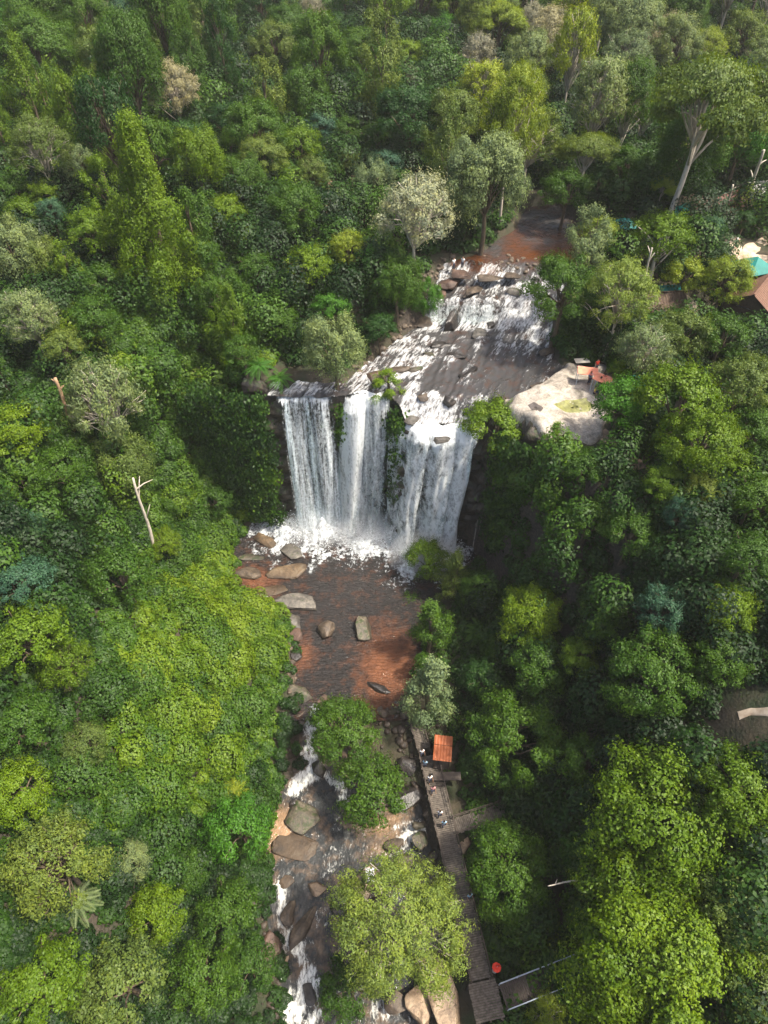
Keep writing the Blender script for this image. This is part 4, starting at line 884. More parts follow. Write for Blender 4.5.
# ------------------------------------------------------------------ boulders
def boulder(u, v, wpx, hpx, mat, label, z=0.0, rot=0, tall=.5, name='boulder', seed=None, sink=.3):
    d = rays(u, v); t = (z-CAM_H)/d[2]; x, y = d[0]*t, d[1]*t; k = t/F_PX
    rot += .5*math.sin(u*1.7+v)
    rx = wpx*k*.5; el = abs(math.asin(d[2]/np.linalg.norm(d))); ry = hpx*k*.5/max(math.sin(el), .45); rz = tall*(rx+ry)*.42
    me_ = ico(4); P = me_.copy(); s = seed if seed is not None else int(u*7+v*3); nz1, nz2, nz3 = Noise(s, 8, 1.1), Noise(s+1, 8, 3.0), Noise(s+2, 8, 7.0)
    P = P*(1+.17*nz1(me_)+.05*nz2(me_)+.02*nz3(me_))[:, None]
    r2 = np.random.default_rng(s)
    for _ in range(15):   # broken faces
        n_ = r2.normal(size=3); n_ /= np.linalg.norm(n_); lim = .50+.28*r2.random(); dd = P@n_-lim; P = P-n_*(np.maximum(dd, 0)*.97)[:, None]
    P = P*1.22*(1+.035*nz2(me_)+.022*nz3(me_))[:, None]; sk = r2.normal(size=2)*.18; P[:, 0] += P[:, 2]*sk[0]+P[:, 1]*sk[1]
    P = P*np.array([rx, ry, rz])
    o = link(mesh(name, P, ICOF, RK[mat], smooth=True), name, None, (x, y, z+rz*(1-2*sink)*.5+.02), rot)
    return tag(o, label, 'rock', 'rocks of the river')
def ico(n):
    import bmesh
    b = bmesh.new(); bmesh.ops.create_icosphere(b, subdivisions=n, radius=1); v = np.array([q.co[:] for q in b.verts])
    global ICOF; ICOF = np.array([[q.index for q in f.verts] for f in b.faces]); b.free(); return v
B = boulder
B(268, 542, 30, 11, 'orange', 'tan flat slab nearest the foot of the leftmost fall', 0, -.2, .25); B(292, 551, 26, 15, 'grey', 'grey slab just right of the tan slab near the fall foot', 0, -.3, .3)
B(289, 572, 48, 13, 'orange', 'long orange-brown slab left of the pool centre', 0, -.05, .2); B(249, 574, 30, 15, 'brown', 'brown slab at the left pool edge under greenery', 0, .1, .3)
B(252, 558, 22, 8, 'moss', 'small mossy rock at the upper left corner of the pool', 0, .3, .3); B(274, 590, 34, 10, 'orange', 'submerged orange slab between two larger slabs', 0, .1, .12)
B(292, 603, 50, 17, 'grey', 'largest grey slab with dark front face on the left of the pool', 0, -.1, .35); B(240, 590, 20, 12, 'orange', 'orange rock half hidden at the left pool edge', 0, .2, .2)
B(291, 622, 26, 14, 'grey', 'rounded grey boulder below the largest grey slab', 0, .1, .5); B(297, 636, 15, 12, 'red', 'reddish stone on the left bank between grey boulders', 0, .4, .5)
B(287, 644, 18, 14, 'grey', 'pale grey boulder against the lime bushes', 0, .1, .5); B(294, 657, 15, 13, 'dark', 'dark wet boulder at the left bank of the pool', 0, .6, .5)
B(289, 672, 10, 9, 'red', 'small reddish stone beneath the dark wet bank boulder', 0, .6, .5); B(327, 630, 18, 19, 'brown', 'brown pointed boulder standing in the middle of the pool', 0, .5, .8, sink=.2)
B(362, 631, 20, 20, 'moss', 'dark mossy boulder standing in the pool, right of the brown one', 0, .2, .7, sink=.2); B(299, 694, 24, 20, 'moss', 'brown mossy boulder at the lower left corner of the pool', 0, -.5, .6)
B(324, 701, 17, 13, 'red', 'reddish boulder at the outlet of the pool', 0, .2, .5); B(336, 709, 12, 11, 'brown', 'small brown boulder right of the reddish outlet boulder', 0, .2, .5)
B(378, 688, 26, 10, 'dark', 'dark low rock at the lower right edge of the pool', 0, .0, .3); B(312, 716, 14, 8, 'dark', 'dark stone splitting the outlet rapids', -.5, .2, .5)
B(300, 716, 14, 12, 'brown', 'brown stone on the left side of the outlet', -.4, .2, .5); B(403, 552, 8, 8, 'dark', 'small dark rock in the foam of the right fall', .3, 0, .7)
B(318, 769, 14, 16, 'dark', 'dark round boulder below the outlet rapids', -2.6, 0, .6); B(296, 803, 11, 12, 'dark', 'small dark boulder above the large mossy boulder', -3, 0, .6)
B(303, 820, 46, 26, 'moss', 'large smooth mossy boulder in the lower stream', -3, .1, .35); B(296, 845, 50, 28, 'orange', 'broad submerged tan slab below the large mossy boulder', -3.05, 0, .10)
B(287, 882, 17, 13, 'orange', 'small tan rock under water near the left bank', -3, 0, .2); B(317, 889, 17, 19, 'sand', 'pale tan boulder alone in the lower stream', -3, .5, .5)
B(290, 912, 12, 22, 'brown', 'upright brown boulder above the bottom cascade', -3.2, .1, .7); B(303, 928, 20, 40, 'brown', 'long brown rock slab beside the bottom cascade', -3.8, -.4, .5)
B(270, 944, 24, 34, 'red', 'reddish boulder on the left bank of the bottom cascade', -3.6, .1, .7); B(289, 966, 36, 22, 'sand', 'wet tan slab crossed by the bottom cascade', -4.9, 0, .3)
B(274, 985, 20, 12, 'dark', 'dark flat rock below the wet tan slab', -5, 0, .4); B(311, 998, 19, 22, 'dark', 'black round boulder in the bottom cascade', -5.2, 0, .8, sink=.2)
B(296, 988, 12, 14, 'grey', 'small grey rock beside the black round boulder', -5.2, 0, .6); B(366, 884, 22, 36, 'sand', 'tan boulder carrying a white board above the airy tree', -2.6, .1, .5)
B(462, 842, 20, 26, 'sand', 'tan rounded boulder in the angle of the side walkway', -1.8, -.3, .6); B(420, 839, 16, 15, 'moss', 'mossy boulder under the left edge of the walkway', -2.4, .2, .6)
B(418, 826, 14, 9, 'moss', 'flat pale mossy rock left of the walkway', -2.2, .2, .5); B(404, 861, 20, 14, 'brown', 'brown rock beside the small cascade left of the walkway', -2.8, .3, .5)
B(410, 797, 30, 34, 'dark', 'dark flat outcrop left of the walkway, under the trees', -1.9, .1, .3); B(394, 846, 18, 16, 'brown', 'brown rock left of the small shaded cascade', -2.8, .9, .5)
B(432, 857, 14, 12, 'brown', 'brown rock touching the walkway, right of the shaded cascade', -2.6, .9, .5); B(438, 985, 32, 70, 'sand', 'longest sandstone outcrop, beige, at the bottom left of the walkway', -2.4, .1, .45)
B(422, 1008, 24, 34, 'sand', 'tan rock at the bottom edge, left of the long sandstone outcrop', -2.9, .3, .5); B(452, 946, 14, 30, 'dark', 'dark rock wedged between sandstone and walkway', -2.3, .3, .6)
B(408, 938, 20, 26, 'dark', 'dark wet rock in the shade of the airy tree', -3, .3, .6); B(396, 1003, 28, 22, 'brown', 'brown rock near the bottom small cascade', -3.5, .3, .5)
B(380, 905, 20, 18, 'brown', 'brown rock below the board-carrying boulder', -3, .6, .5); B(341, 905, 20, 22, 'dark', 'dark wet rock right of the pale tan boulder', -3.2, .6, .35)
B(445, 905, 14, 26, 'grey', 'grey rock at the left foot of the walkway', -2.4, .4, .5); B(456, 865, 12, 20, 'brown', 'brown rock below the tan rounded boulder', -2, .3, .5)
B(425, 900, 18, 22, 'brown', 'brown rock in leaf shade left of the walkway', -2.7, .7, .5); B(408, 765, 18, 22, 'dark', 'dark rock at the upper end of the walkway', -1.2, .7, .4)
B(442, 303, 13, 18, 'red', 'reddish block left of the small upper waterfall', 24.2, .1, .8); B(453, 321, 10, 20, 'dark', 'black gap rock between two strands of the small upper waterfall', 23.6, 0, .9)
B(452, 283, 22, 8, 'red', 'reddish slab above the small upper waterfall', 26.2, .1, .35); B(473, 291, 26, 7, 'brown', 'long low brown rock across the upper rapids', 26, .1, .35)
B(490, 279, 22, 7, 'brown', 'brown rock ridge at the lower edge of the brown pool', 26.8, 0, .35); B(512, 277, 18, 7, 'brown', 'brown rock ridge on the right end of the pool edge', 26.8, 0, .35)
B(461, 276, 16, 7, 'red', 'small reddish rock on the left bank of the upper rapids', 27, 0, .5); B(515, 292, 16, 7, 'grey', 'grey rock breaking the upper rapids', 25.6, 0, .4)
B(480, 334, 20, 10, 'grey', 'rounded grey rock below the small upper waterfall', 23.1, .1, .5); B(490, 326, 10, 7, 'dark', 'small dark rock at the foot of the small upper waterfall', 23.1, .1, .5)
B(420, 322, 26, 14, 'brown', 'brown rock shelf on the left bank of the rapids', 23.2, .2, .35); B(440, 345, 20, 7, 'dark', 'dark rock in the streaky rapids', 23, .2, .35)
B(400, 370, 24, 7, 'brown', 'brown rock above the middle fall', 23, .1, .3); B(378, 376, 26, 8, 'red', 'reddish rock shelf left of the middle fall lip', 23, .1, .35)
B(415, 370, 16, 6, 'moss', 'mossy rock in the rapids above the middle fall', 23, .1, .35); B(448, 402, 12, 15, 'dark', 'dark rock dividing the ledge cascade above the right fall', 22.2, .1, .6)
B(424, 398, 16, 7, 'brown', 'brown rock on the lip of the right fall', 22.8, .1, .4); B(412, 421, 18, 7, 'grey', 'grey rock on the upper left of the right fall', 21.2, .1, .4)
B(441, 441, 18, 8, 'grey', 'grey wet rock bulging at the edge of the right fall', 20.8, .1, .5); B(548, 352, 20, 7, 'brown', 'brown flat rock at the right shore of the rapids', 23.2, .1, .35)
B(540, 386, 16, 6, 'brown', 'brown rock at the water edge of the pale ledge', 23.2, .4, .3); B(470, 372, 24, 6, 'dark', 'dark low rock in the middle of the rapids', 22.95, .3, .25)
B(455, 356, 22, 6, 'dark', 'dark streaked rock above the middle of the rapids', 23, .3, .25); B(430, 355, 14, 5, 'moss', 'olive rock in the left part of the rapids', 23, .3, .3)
# small stones packed along the banks and between the boulders
def stones(n, line, spread, r0, r1, mat, label, zf):
    c, _ = resample(line, 300); rg = np.random.default_rng(n); p = c[rg.integers(0, 300, n)]+rg.normal(size=(n, 2))*spread; z = zf(p[:, 0], p[:, 1])
    base = ico(2); V = []; s_ = r0+(r1-r0)*rg.random(n)**2.2
    for i in range(n):
        q = base*np.array([1, .6+.4*rg.random(), .45+.3*rg.random()]); 
        for _ in range(5): n_ = rg.normal(size=3); n_ /= np.linalg.norm(n_); q = q-n_*np.maximum(q@n_-.6, 0)[:, None]
        a = rg.random()*6.28; q = np.stack([q[:, 0]*math.cos(a)-q[:, 1]*math.sin(a), q[:, 0]*math.sin(a)+q[:, 1]*math.cos(a), q[:, 2]], -1); V.append(q*s_[i]+np.array([p[i, 0], p[i, 1], z[i]+.05]))
    Fq = (ICOF[None]+len(base)*np.arange(n)[:, None, None]).reshape(-1, 3)
    tag(link(mesh('stones', np.concatenate(V), Fq, mat), 'stones'), label, 'stones', kind='stuff')
stones(260, [(-12.2, 48), (-10.8, 43), (-9.9, 37.5), (-8.6, 35), (-9.8, 31.5), (-11, 28)], .55, .12, .55, RK['brown'], 'small brown stones packed along the left bank', Z)
stones(240, [(-12, 26), (-11.8, 21), (-11.2, 16.5), (-9.8, 11.5), (-9.3, 6)], .6, .12, .6, RK['brown'], 'small brown stones along the left bank of the lower stream', Z)
stones(420, [(-4, 34.8), (0, 34.5), (3.5, 33), (3, 27), (4.4, 21), (4, 14), (2.5, 8), (2.5, 3)], 1.3, .12, .75, RK['brown'], 'loose stones covering the bed beside the walkway', Z)
stones(160, [(4.6, 50), (4.2, 44), (4, 40), (2, 36.2)], .5, .12, .5, RK['dark'], 'dark small stones along the right bank of the pool', Z)
stones(160, [(-3, 66), (1, 72), (4.5, 76.5), (6.5, 82), (9, 85.5)], .5, .15, .6, RK['brown'], 'brown stones along the left bank of the upper rapids', Z)
stones(55, [(7, 82), (11, 84.5), (15, 85), (20, 85), (24, 85.5)], .7, .15, .5, RK['brown'], 'small stones breaking the water below the brown upstream pool', lambda x, y: zw_up(x, y)-.14)
# ------------------------------------------------------------------ walkway and shelter
WOOD = solid('weathered_wood', (.105, .088, .072), .85, .45, 3, .01); WOOD2 = solid('dark_timber', (.07, .055, .045), .85, .3, 3, .01)
STEEL = solid('galvanised_rail', (.42, .46, .50), .5, .15, 3)
def plankway(name, label, a, b, w, z0, z1, rail=(True, True), posts=True, railmat=WOOD2, cat='walkway', gap=.035, pw=.19, deckmat=None):
    a = np.array([*a, z0]); b = np.array([*b, z1]); L = float(np.linalg.norm(b-a)); t = (b-a)/L; rz = math.atan2(t[1], t[0]); s = np.array([-t[1], t[0], 0]); s /= np.linalg.norm(s)
    o = thing(name, label, cat, tuple(a)); rr = random.Random(int(L*100))
    d = MB(); n = int(L/pw)
    for i in range(n):
        c = t*((i+.5)*pw)+np.array([0, 0, -.03+rr.uniform(-.008, .008)]); hw = w/2+rr.uniform(-.05, .05)
        d.bar(c-s*hw+np.array([0, 0, 0]), c+s*hw, pw-gap, .05)
    d.build('deck', deckmat or WOOD, o)
    be = MB()
    for k in (-.38, 0, .38): be.bar(s*k*w+np.array([0, 0, -.16]), t*L+s*k*w+np.array([0, 0, -.16]), .12, .2)
    be.build('beam', WOOD2, o)
    if posts:
        m_ = max(2, int(L/2.6)+1)
        for i in range(m_):
            for sg in (-1, 1):
                c = t*(L*i/(m_-1))+s*sg*w*.42; g = Zf(a[0]+c[0], a[1]+c[1])-a[2]-.3
                MB().tube([(c[0], c[1], g), (c[0], c[1], c[2]-.1)], .10, 8).build('post', WOOD2, o)
    for sg, on in zip((-1, 1), rail):
        if not on: continue
        r = MB(); m_ = max(2, int(L/1.6)+1)
        for i in range(m_):
            c = t*(L*i/(m_-1))+s*sg*w*.5; r.bar(c+np.array([0, 0, -.1]), c+np.array([.001, 0, .95]), .07, .07)
        for h in (.5, .95): r.bar(s*sg*w*.5+np.array([0, 0, h]), t*L+s*sg*w*.5+np.array([0, 0, h]), .06, .05)
        r.build('railing', railmat, o)
    return o
plankway('walkway', 'long weathered plank walkway running down beside the stream', (4.7, 29.6), (8.5, 9.6), 1.9, .05, .0)
plankway('walkway', 'short dark plank walkway at the upper end near the pool', (2.6, 36.4), (4.3, 30.2), 1.3, .3, .06, posts=True)
plankway('walkway', 'side plank walkway leaving the long walkway to the right', (7.1, 22.4), (12.4, 23.9), 1.5, .02, .3)
plankway('landing', 'square plank landing at the lower end of the walkway', (8.55, 9.5), (9.1, 6.6), 2.5, .0, .0, (False, False), cat='landing')
plankway('footbridge', 'footbridge with pale steel handrails at the bottom edge', (10.3, 8.3), (18.5, 10.8), 1.9, .05, .7, railmat=STEEL, cat='footbridge', deckmat=WOOD2)
ORANGE = solid('orange_sheet', (.28, .075, .022), .6, .15, 1.5); TEAL = solid('teal_sheet', (.012, .15, .13), .6, .2, 1.2); WHITE = solid('white_cloth', (.72, .72, .72), .7, .1, 2)
BROWNR = solid('brown_tiles', (.14, .075, .05), .8, .3, 2.5, .02, stretch=(4, 1, 4)); GREENR = solid('green_sheet', (.05, .26, .17), .6, .2, 1.5); REDR = solid('rust_red_sheet', (.11, .05, .04), .7, .3, 1.5)
GREYR = solid('grey_thatch', (.24, .23, .22), .9, .3, 4, .03); DARKW = solid('dark_boards', (.075, .05, .035), .85, .3, 4, .01); PLAST = solid('pale_plaster', (.55, .50, .43), .85, .15, 2)
REDC = solid('red_cloth', (.62, .045, .025), .7, .15, 2); SALMON = solid('salmon_awning', (.68, .24, .15), .7, .2, 2); BLUEC = solid('blue_cloth', (.05, .12, .32), .8, .2, 2)
def corrugated(mb, o, ax, ay, nx=14, amp=.03):
    o, ax, ay = (np.array(q, float) for q in (o, ax, ay)); n = np.cross(ax, ay); n /= np.linalg.norm(n)
    V = []
    for th in (0, -.03):
        for j in (0, 1):
            for i in range(nx*2+1): V.append(o+ax*(i/(nx*2))+ay*j+n*(amp*(1 if i % 2 else -1)+th))
    c = nx*2+1; Fc = []
    for i in range(c-1): Fc += [(i, i+1, c+i+1, c+i), (2*c+i+1, 2*c+i, 3*c+i, 3*c+i+1), (i+1, i, 2*c+i, 2*c+i+1), (c+i, c+i+1, 3*c+i+1, 3*c+i)]
    mb.add(V, Fc)
def shelter(name, label, loc, rz, w, d, h, mats, kind='lean', walls=None, cat='shelter', bench=True):
    """open timber shelter: posts, floor, roof of one or two sheets"""
    o = thing(name, label, cat, loc, rz)
    for sx in (-1, 1):
        for sy in (-1, 1): MB().bar((sx*(w/2-.12), sy*(d/2-.12), -1.6), (sx*(w/2-.12), sy*(d/2-.12)+.001, h+.05), .11, .11).build('post', DARKW, o)
    f = MB()
    for i in range(int(w/.2)): f.box((-w/2+.1+i*.2, 0, .28), (.18, d-.1, .04))
    f.build('floor', WOOD2, o)
    if bench: MB().box((0, d/2-.35, .72), (w-.5, .4, .05)).box((-w/2+.5, d/2-.35, .5), (.08, .3, .42)).box((w/2-.5, d/2-.35, .5), (.08, .3, .42)).build('bench', WOOD2, o)
    if walls: MB().box((0, d/2-.1, h*.5+.15), (w-.36, .06, h-.35)).box((-w/2+.1, .1, h*.5+.1), (.06, d-.55, h-.5)).build('wall', walls, o)
    e = .35
    if kind == 'gable':
        rp = h+d*.33
        for k, sg in enumerate((-1, 1)):
            r = MB(); corrugated(r, (-w/2-e, sg*(d/2+e), h-.1), (w+2*e, 0, 0), (0, -sg*(d/2+e-.02), rp-h+.1), int(w*3)); r.build('roof_panel', mats[k % len(mats)], o)
        MB().bar((-w/2-e, 0, rp+.05), (w/2+e, 0, rp+.05), .22, .08).build('ridge_cap', mats[0], o)
        for sx in (-1, 1): MB().add([(sx*w/2, -d/2, h), (sx*w/2, d/2, h), (sx*w/2, 0, rp-.12), (sx*(w/2-.05), -d/2, h), (sx*(w/2-.05), d/2, h), (sx*(w/2-.05), 0, rp-.12)], [(0, 1, 2), (5, 4, 3), (0, 2, 5, 3), (1, 4, 5, 2), (0, 3, 4, 1)]).build('gable', walls or DARKW, o)
    elif kind == 'two':   # two flat sheets side by side, each sloping to the front
        y = -d/2
        for k, (dd, dz) in enumerate(((d*.60, 0), (d*.36, .12))):
            r = MB(); corrugated(r, (-w/2-.1, y, h+dz), (w+.2, 0, 0), (0, dd, .22), int(w*4), .015); r.build('roof_panel', mats[0], o); y += dd+d*.04
    elif kind == 'pyramid':
        r = MB(); e = .5; A = [(-w/2-e, -d/2-e, h-.12), (w/2+e, -d/2-e, h-.12), (w/2+e, d/2+e, h-.12), (-w/2-e, d/2+e, h-.12)]; top = (0, 0, h+w*.36)
        r.add(A+[top]+[(q[0], q[1], q[2]-.08) for q in A], [(0, 1, 4), (1, 2, 4), (2, 3, 4), (3, 0, 4), (0, 5, 6, 1), (1, 6, 7, 2), (2, 7, 8, 3), (3, 8, 5, 0), (5, 8, 7, 6)]); r.build('roof', mats[0], o)
    else:
        r = MB(); corrugated(r, (-w/2-e, -d/2-e, h-.1), (w+2*e, 0, 0), (0, d+2*e, .5), int(w*3)); r.build('roof_panel', mats[0], o)
    return o
def G(u, v): x, y, z, t = hit(u, v); return (x, y, z)
def GA(u, v, h): x, y, z, t = hit(u, v, h); return (x, y, z-h)
dx, dy, dz_ = at0 = (rays(443, 748)*((2.7-CAM_H)/rays(443, 748)[2]))
shelter('shelter', 'small shelter with two orange roof panels beside the walkway', (dx, dy, .1), -.12, 1.7, 2.6, 2.4, [ORANGE], 'two')
MB().box((0, 0, -.1), (2.9, .9, .08)).box((-1.2, 0, -.9), (.12, .5, 1.6)).box((1.2, 0, -.9), (.12, .5, 1.6)).build('side_bench', WOOD2, None)
sb = bpy.data.objects['side_bench']; sb.location = (dx+.4, dy-2.2, .9); tag(sb, 'dark wooden counter in front of the orange-roofed shelter', 'counter')
def board(name, label, cat, u, v, h, w, d, th, mat, rz=0, tilt=0):
    x, y, z = GA(u, v, h); o = MB().box((0, 0, 0), (w, d, th), 0, tilt).build(name, mat, None, loc=(x, y, z+h), rz=rz); return tag(o, label, cat)
x_, y_, z_ = (rays(370, 875)*((-.75-CAM_H)/rays(370, 875)[2]))
o = thing('notice_board', 'white board lying on the tan boulder above the airy tree', 'board', (x_, y_, CAM_H+z_), .05)
MB().box((0, 0, .05), (.75, 1.25, .05), 0, 0).build('panel', WHITE, o); MB().box((-.42, 0, .03), (.06, 1.35, .09)).box((.42, 0, .03), (.06, 1.35, .09)).build('frame', PLAST, o)
# village above the falls, upper right
def hut(name, label, u, v, hh, w, d, h, mats, kind, rz=0, walls=None, cat='hut'):
    p = GA(u, v, hh); return shelter(name, label, p, rz, w, d, h, mats, kind, walls, cat)
hut('gabled_house', 'brown gabled house cut by the right edge of the photo', 762, 288, 4.2, 6.5, 6.0, 2.9, [BROWNR], 'gable', .9, DARKW, 'house')
hut('tent', 'larger teal pointed canopy just above the brown gabled house', 757, 261, 2.7, 3.0, 3.0, 2.1, [TEAL], 'pyramid', .3, None, 'canopy')
hut('tent', 'smaller teal pointed canopy left of the larger one', 741, 264, 2.6, 2.0, 2.0, 2.0, [TEAL], 'pyramid', .5, None, 'canopy')
hut('hut', 'dark open hut with a teal awning in front, among trees', 664, 297, 2.8, 4.4, 3.6, 2.2, [DARKW], 'gable', .1, DARKW)
hut('awning', 'flat teal awning attached in front of the dark hut', 673, 290, 2.8, 2.2, 1.6, 2.4, [TEAL], 'lean', .1, None, 'awning')
hut('hut', 'hut with half green and half rust-red roof, upper right', 728, 197, 3, 5, 4, 2.2, [REDR, GREENR], 'gable', .5, DARKW)
hut('hut', 'grey thatched hut at the right edge above the paths', 764, 186, 3, 5, 4, 2.3, [GREYR], 'gable', .2, DARKW)
hut('hut', 'rust-roofed hut with a teal panel left of the green-red hut', 690, 212, 3, 4.2, 3.6, 2.2, [REDR, TEAL], 'gable', 1.2, DARKW)
hut('hut', 'dark brown low pavilion behind the rust-roofed hut', 697, 199, 2.6, 4.6, 3.0, 2.0, [DARKW], 'lean', .2, DARKW)
hut('canopy', 'small teal canopy left of the slender leaning tree', 625, 221, 2.4, 2.0, 1.8, 2.0, [TEAL], 'pyramid', .2, None, 'canopy')
hut('canopy', 'green canopy among bushes below the pale drooping tree', 650, 378, 2.4, 2.6, 2.0, 2.0, [GREENR], 'pyramid', .2, None, 'canopy')
hut('canopy', 'teal canopy at the far upper left of the village', 427, 128, 2.4, 3.2, 2.6, 2.0, [TEAL], 'pyramid', .2, None, 'canopy')
hut('canopy', 'teal canopy in the dark gap left of the huge spreading tree', 640, 136, 2.4, 4.0, 3.0, 2.0, [TEAL], 'lean', .2, None, 'canopy')
def parasol(label, u, v, r, h, mat, loc=None, cat='parasol', closed=1.0):
    p = loc or GA(u, v, h); o = thing('parasol', label, cat, p)
    MB().tube([(0, 0, 0), (0, 0, h+.25)], .025, 6).build('pole', STEEL, o); MB().tube([(0, 0, 0), (0, 0, .12)], .22, 10).build('base', GREYR, o)
    n = 8; V = [(0, 0, h+.12)]; Fc = []
    for ring, (rr, zz) in enumerate(((.5*r, h-.05), (r, h-.32*r))):
        for k in range(n*2):
            a = k*math.pi/n; q = 1 if k % 2 == 0 else .93; V.append((math.cos(a)*rr*q, math.sin(a)*rr*q, zz-(.0 if k % 2 == 0 else .03)))
    N2 = n*2
    for k in range(N2): Fc += [(0, 1+k, 1+(k+1) % N2), (1+k, 1+N2+k, 1+N2+(k+1) % N2, 1+(k+1) % N2)]
    b = len(V); V += [(x, y, z-.02) for x, y, z in V]; Fc += [tuple(i+b for i in f)[::-1] for f in Fc]
    for k in range(N2): a_, c_ = 1+N2+k, 1+N2+(k+1) % N2; Fc.append((a_, a_+b, c_+b, c_))
    link(mesh('canopy', V, Fc, mat), 'canopy', o); return o
parasol('large white parasol left of the brown gabled house', 742, 308, 1.45, 2.2, WHITE); parasol('bright red parasol just below the large white parasol', 740, 317, .75, 2.0, REDC)
parasol('faded pink-red parasol deep among the upper trees', 554, 106, 1.6, 2.4, REDC)
px_, py_, pz_ = rays(497, 967)*((1.9-CAM_H)/rays(497, 967)[2]); parasol('red umbrella at the lower end of the walkway', 0, 0, .40, 1.8, REDC, loc=(px_, py_, .0), cat='umbrella')
def awning(label, u, v, w, d, h, mat, rz):
    p = GA(u, v, h); o = thing('awning', label, 'awning', p, rz)
    for sx in (-1, 1):
        for sy in (-1, 1): MB().tube([(sx*w*.46, sy*d*.46, -.4), (sx*w*.46, sy*d*.46, h)], .035, 6).build('pole', STEEL, o)
    nn = noise2(int(u), 1.5); V, Fq = grid(np.linspace(-w/2, w/2, 9), np.linspace(-d/2, d/2, 9), lambda x, y: h+.02-.10*np.cos(x/w*3.14)*np.cos(y/d*3.14)+.03*nn(np.stack([x, y], -1)))
    b = len(V); V2 = np.concatenate([V, V-np.array([0, 0, .02])]); link(mesh('cloth', V2, np.concatenate([Fq, Fq[:, ::-1]+b]), mat), 'cloth', o); return o
awning('salmon awning nearest the water on the pale ledge', 588, 371, 2.2, 1.5, 2.0, SALMON, -.2); awning('second salmon awning, right of the first on the pale ledge', 603, 379, 1.9, 1.5, 2.0, SALMON, -.6)
o = board('table', 'pale grey table top under the trees behind the salmon awnings', 'table', 582, 361, .8, 1.7, .9, .05, PLAST, .1)
# ruins and lawn
LAWNM = solid('lawn_grass', (.09, .14, .03), .95, .3, 2)
V, Fq = grid(np.linspace(min(q[0] for q in LAWN)-.3, max(q[0] for q in LAWN)+.3, 20), np.linspace(min(q[1] for q in LAWN), max(q[1] for q in LAWN), 30), lambda x, y: Z(x, y)+.08)
tag(link(mesh('lawn', V, Fq, LAWNM, smooth=True), 'lawn'), kind='structure')
LAT = rockmat('laterite', (.10, .055, .035), (.24, .14, .09), (.36, .26, .19), .4, .9, .06)
def ruin(label, pix, hgt):
    c, _ = resample(gnd(pix), 12); r = random.Random(len(label)); mb = MB()
    for a, b in zip(c[:-1], c[1:]):
        m_ = (a+b)/2; L = float(np.linalg.norm(b-a)); z = Zf(*m_)
        for k in range(3):
            h = hgt/3; 
            if k == 2 and r.random() < .35: continue
            mb.box((m_[0]+r.uniform(-.06, .06), m_[1], z+h*(k+.5)-.1), (.8+r.uniform(-.1, .1), L*.96, h*.97), math.atan2(*(b-a)[::-1])-math.pi/2+r.uniform(-.05, .05))
    tag(mb.build('ruined_wall', LAT), label, 'ruined wall')
ruin('left crumbling reddish stone wall beside the small lawn', [(330, 186), (328, 204), (327, 230)], 1.6)
ruin('right crumbling reddish stone wall beside the small lawn', [(354, 186), (356, 204), (358, 218), (366, 236)], 1.6)
# leaning dead trunks and bare limbs
def dead(name, label, a, b, r0, r1, mat, cat='trunk'):
    a, b = np.array(a), np.array(b); L = np.linalg.norm(b-a); mb = MB(); rr = np.random.default_rng(int(L*100)); ph = rr.random()*6
    pts = [a+(b-a)*t+np.array([math.sin(t*5+ph), math.cos(t*4+ph), 0])*.012*L*math.sin(3.14*t) for t in np.linspace(0, 1, 10)]
    mb.tube([p-a for p in pts], [r0+(r1-r0)*t for t in np.linspace(0, 1, 10)], 8)
    for k in (5, 7, 8): e = pts[k]-a+rr.normal(size=3)*.06*L+np.array([0, 0, .07*L]); mb.tube([pts[k]-a, (pts[k]-a+e)/2+np.array([0, 0, .01*L]), e], [r1*.8, r1*.6, r1*.3], 5)
    tag(mb.build(name, mat, None, True, tuple(a)), label, cat)
def P3(u, v, dep):
    d = rays(u, v); return d*dep+np.array([0, 0, CAM_H])
def trunk_between(label, u0, v0, u1, v1, r0, r1, mat, up, name='dead_tree'):
    x, y, z, t = hit(u0, v0, 1.0); a = (x, y, z-1.4); d = rays(u1, v1); b = d*(t-up)+np.array([0, 0, CAM_H]); dead(name, label, a, b, r0, r1, mat, 'dead tree')
trunk_between('bare white trunk leaning left on the left slope', 156, 560, 133, 478, .26, .12, BARKP, 9)
trunk_between('thin brown trunk leaning left under the pale airy left tree', 70, 422, 55, 378, .26, .16, solid('bark_tan', (.34, .22, .13), .85, .2, 4), 4)
trunk_between('slender white trunk rising between trees near the dark hut', 640, 300, 652, 248, .2, .1, BARKP, 7)
trunk_between('thin bare trunk leaning right beside the sandy paths', 722, 225, 733, 185, .22, .12, BARKP, 6)
trunk_between('pale slanting trunk at the right edge near the thatched hut', 746, 205, 764, 150, .3, .16, BARKP, 8)
trunk_between('broken grey trunk standing in a dark gap, upper centre', 452, 128, 457, 103, .4, .22, BARKP, 4)
x, y, z, t = hit(540, 884, 9); dead('fallen_branch', 'pale bare limb poking into the shade left of the big crown', P3(578, 880, t-3), P3(548, 886, t-4), .09, .04, BARKP, 'branch')
